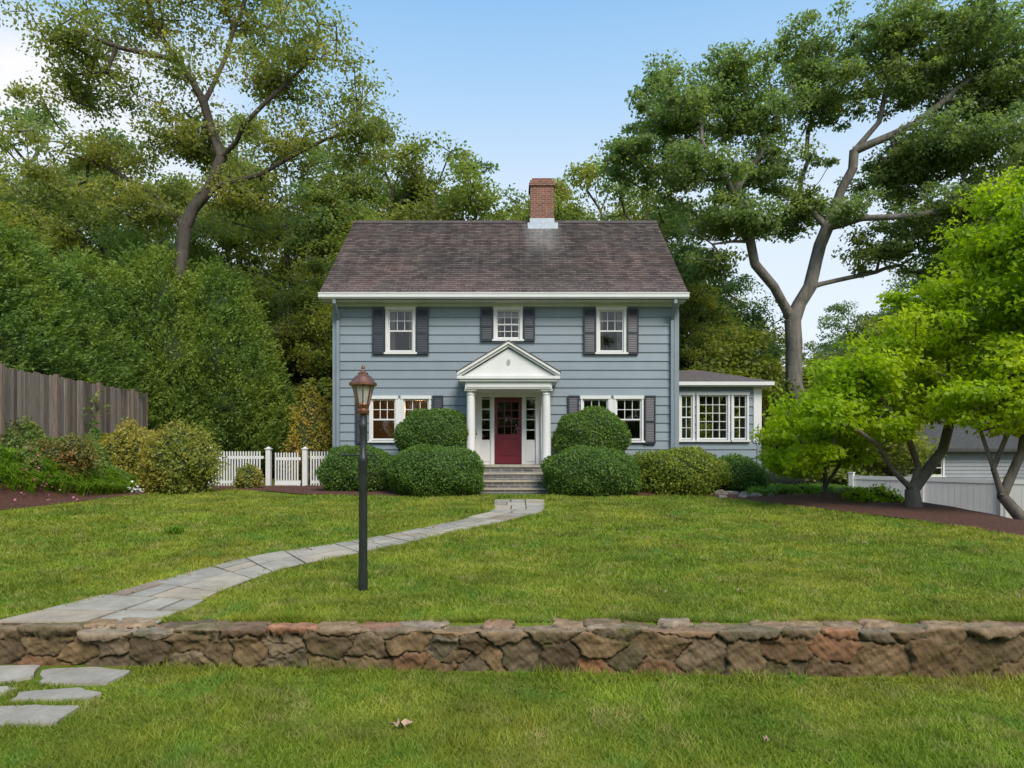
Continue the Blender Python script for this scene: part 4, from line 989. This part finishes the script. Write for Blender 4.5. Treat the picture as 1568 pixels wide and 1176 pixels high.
for px in (411,467,322):
    x=xq(px); zz=Zp(688,yfz); mb.box(x-.075,x+.075,yfz-.05,yfz+.10,.05,zz,0); mb.box(x-.10,x+.10,yfz-.075,yfz+.125,zz,zz+.03,0); mb.lathe([(.11,zz+.031),(.01,zz+.09)],x,yfz+.025,4,rot=math.pi/4)
mb.box(xq(421),xq(460),yfz-.02,yfz-.0005,gz+.12,gz+.2,0)
mb.obj('pickets',[WHITE],pf)
vf=empty('white_vinyl_fence'); mb=MB()
def vin(a,b,zt_,h):
    a=np.array(a);b=np.array(b);L=np.linalg.norm(b-a);d=(b-a)/L;n=np.array([-d[1],d[0]]); k=max(1,round(L/2.0))
    mb.T=lambda u,dd,z:(a[0]+d[0]*u+n[0]*dd,a[1]+d[1]*u+n[1]*dd,z)
    for i in range(k+1):
        u=L*i/k; mb.box(u-.065,u+.065,-.065,.065,zt_-h-.2,zt_+.06,0); mb.box(u-.08,u+.08,-.08,.08,zt_+.0605,zt_+.09,0)
    for i in range(k):
        u0=L*i/k+.066;u1=L*(i+1)/k-.066; mb.box(u0,u1,-.03,.03,zt_-.12,zt_-.01,0);mb.box(u0,u1,-.03,.03,zt_-h,zt_-h+.12,0)
        m_=int((u1-u0)/.15)
        for j in range(m_):
            w=(u1-u0)/m_; mb.box(u0+j*w+.003,u0+(j+1)*w-.003,-.012,.012,zt_-h+.1205,zt_-.1205,0)
    mb.T=None
vin((10.4,21.0),(12.9,18.0),.70,1.5); vin((12.9,18.0),(20,13.0),.70,1.55)
mb.obj('vinyl_panels',[WHITE],vf)
mb=MB(); 
for k in range(14):
    x=11.75+k*.11; y=15.6; mb.box(x-.01,x+.01,y-.01,y+.01,-.9,.75,0)
mb.box(11.7,13.3,15.56,15.589,.6,.64,0); mb.box(11.7,13.3,15.56,15.589,-.45,-.41,0)
mb.obj('black_metal_fence',[BLACKM])
nh=empty('neighbor_house'); mb=MB()
NX0,NX1,NY=18.4,32.0,33.0
mb.T=lambda u,d,z:(u,NY+d,z); opn=[(19.0,20.7,.25,1.0),(25.5,27.2,.2,1.1)]
openwall(mb,NX0,NX1,-2,1.45,opn,e=.18)
mb.T=lambda u,d,z:(NX0+d,NY+8-u,z); openwall(mb,0,8,-2,1.45,[],e=.18)
mb.obj('neighbor_siding',[sidingmat('gray_siding',(.27,.29,.31))],nh)
mb=MB(); mb.T=lambda u,d,z:(u,NY+d,z)
for o in opn: window(mb,*o,style='open')
mb.obj('neighbor_windows',[WHITE,GLASS,CURT],nh)
mb=MB(); mb.T=lambda u,d,z:(d,u,z); mb.prism([(NY-.5,1.4),(NY+4,3.0),(NY+8.5,1.4),(NY+8.5,1.55),(NY+4,3.15),(NY-.5,1.55)],NX0-.4,NX1+.4,0); mb.T=None
mb.box(NX0+.3,NX1-.3,NY+.25,NY+7.8,-2,1.39,0)
mb.obj('neighbor_roof',[simple('neighbor_shingle',(.06,.06,.06),.95,.3,6,.3)],nh)
ROCK=simple('garden_rock',(.24,.20,.16),.9,.4,7,.6)
re_=empty('garden_rocks')
r=np.random.default_rng(90)
for i in range(12):
    x=5.3+i*.17+r.normal(0,.05) if i<8 else 5.8+r.normal(0,.3); y=18.0-abs(i-4)*.05-(i*.08); s_=r.uniform(.1,.19)
    bm=bmesh.new(); bmesh.ops.create_icosphere(bm,subdivisions=2,radius=s_)
    for v in bm.verts: v.co*= 1+.22*math.sin(v.co.x*31+i)*math.sin(v.co.y*27+i*2)+r.normal(0,.05); v.co.z*=.6
    me=bpy.data.meshes.new('rock'); bm.to_mesh(me); bm.free(); me.materials.append(ROCK); obj('rock_%d'%i,me,re_,(x,y,float(hz(x,y))+.05))
FL=simple('dry_leaf',(.40,.27,.18),.8,.35,30,.2)
mb=MB()
def dry(x,y,s_,rot):
    z=float(hz(x,y))+.045; pts=[]
    prof=[1,.45,.8,.4,.7,.35,.55,.9,.55,.35,.7,.4,.8,.45]
    for k in range(14):
        a=2*math.pi*k/14; rr=s_*prof[k]*(1+.7*abs(math.cos(a))); pts.append((x+rr*math.cos(a+rot),y+rr*math.sin(a+rot),z+.02*math.sin(k*1.9)))
    for k in range(14): mb.face([(x,y,z+.0),pts[k],pts[(k+1)%14]])
x,y=G(612,1118); dry(x,y,.05,.2); x,y=G(1173,1143); dry(x,y,.022,1); 
for k in range(34):
    x,y=r.uniform(-5,6.5),r.uniform(6.2,16); dry(x,y,r.uniform(.012,.028),r.uniform(0,6))
mb.obj('fallen_leaves',[FL])
x,y=G(265,818)
strap('lawn_weed',2,lambda r,n:(np.full(n,x)+r.normal(0,.08,n),np.full(n,y)),STRAP,91,.16)
# ---------------------------------------------------------------- camera, sky, sun
cam=bpy.data.cameras.new('camera'); co=bpy.data.objects.new('camera',cam); scene.collection.objects.link(co)
cam.sensor_width=36; cam.lens=36*F/1568; cam.shift_y=(HY-588)/1568; cam.clip_end=1000; cam.clip_start=.05
co.location=(0,0,CH); co.rotation_euler=(math.pi/2,0,0); scene.camera=co
EL=math.radians(46); az=math.radians(155)
w=bpy.data.worlds.new('World'); scene.world=w; w.use_nodes=True; nt=w.node_tree; bg=nt.nodes['Background']
LK=nt.links.new
sky=nt.nodes.new('ShaderNodeTexSky'); sky.sky_type='NISHITA'; sky.sun_disc=False; sky.sun_elevation=EL; sky.sun_rotation=az; sky.air_density=1.0; sky.dust_density=2.0; sky.ozone_density=1.0
tc=nt.nodes.new('ShaderNodeTexCoord')
sep=nt.nodes.new('ShaderNodeSeparateXYZ'); LK(tc.outputs['Generated'],sep.inputs[0])
hr=nt.nodes.new('ShaderNodeValToRGB'); e=hr.color_ramp.elements; e[0].position=0.0; e[0].color=(.93,.96,1,1); e[1].position=.60; e[1].color=(.22,.50,.88,1)
m1=e.new(.33); m1.color=(.74,.86,1,1); m2=e.new(.45); m2.color=(.46,.70,.97,1); LK(sep.outputs[2],hr.inputs[0])
hs=nt.nodes.new('ShaderNodeMix'); hs.data_type='RGBA'; hs.blend_type='MULTIPLY'; hs.inputs[0].default_value=1; hs.inputs[7].default_value=(7.3,7.3,7.3,1); hs.clamp_result=False; LK(hr.outputs[0],hs.inputs[6])
h2=nt.nodes.new('ShaderNodeMix'); h2.data_type='RGBA'; h2.inputs[0].default_value=.85; LK(sky.outputs[0],h2.inputs[6]); LK(hs.outputs[2],h2.inputs[7])
mp=nt.nodes.new('ShaderNodeMapping'); mp.inputs['Scale'].default_value=(1,1,2.0)
ns=nt.nodes.new('ShaderNodeTexNoise'); ns.inputs['Scale'].default_value=3.0; ns.inputs['Detail'].default_value=7; ns.inputs['Roughness'].default_value=.5
cr=nt.nodes.new('ShaderNodeValToRGB'); cr.color_ramp.elements[0].position=.42; cr.color_ramp.elements[0].color=(0,0,0,1); cr.color_ramp.elements[1].position=.62; cr.color_ramp.elements[1].color=(1,1,1,1)
LK(tc.outputs['Generated'],mp.inputs[0]); LK(mp.outputs[0],ns.inputs['Vector']); LK(ns.outputs[0],cr.inputs[0])
vd=nt.nodes.new('ShaderNodeVectorMath'); vd.operation='DOT_PRODUCT'; d_=Vector((-.76,1,.66)).normalized(); vd.inputs[1].default_value=d_; LK(tc.outputs['Generated'],vd.inputs[0])
mr=nt.nodes.new('ShaderNodeMapRange'); mr.inputs[1].default_value=.955; mr.inputs[2].default_value=.998; LK(vd.outputs['Value'],mr.inputs[0])
mm=nt.nodes.new('ShaderNodeMath'); mm.operation='MULTIPLY'; LK(mr.outputs[0],mm.inputs[0]); LK(cr.outputs[0],mm.inputs[1])
mx=nt.nodes.new('ShaderNodeMix'); mx.data_type='RGBA'; mx.inputs[7].default_value=(6.6,6.6,6.8,1); LK(mm.outputs[0],mx.inputs[0]); LK(h2.outputs[2],mx.inputs[6]); LK(mx.outputs[2],bg.inputs[0])
bg.inputs[1].default_value=.15
sl=bpy.data.lights.new('sun','SUN'); sl.energy=3.9; sl.angle=math.radians(26); sl.color=(1,.92,.79)
so=bpy.data.objects.new('sun',sl); scene.collection.objects.link(so)
dirv=Vector((math.sin(az)*math.cos(EL),math.cos(az)*math.cos(EL),math.sin(EL))); so.rotation_euler=dirv.to_track_quat('Z','Y').to_euler()
scene.view_settings.view_transform='Standard'; scene.view_settings.look='None'; scene.view_settings.exposure=0
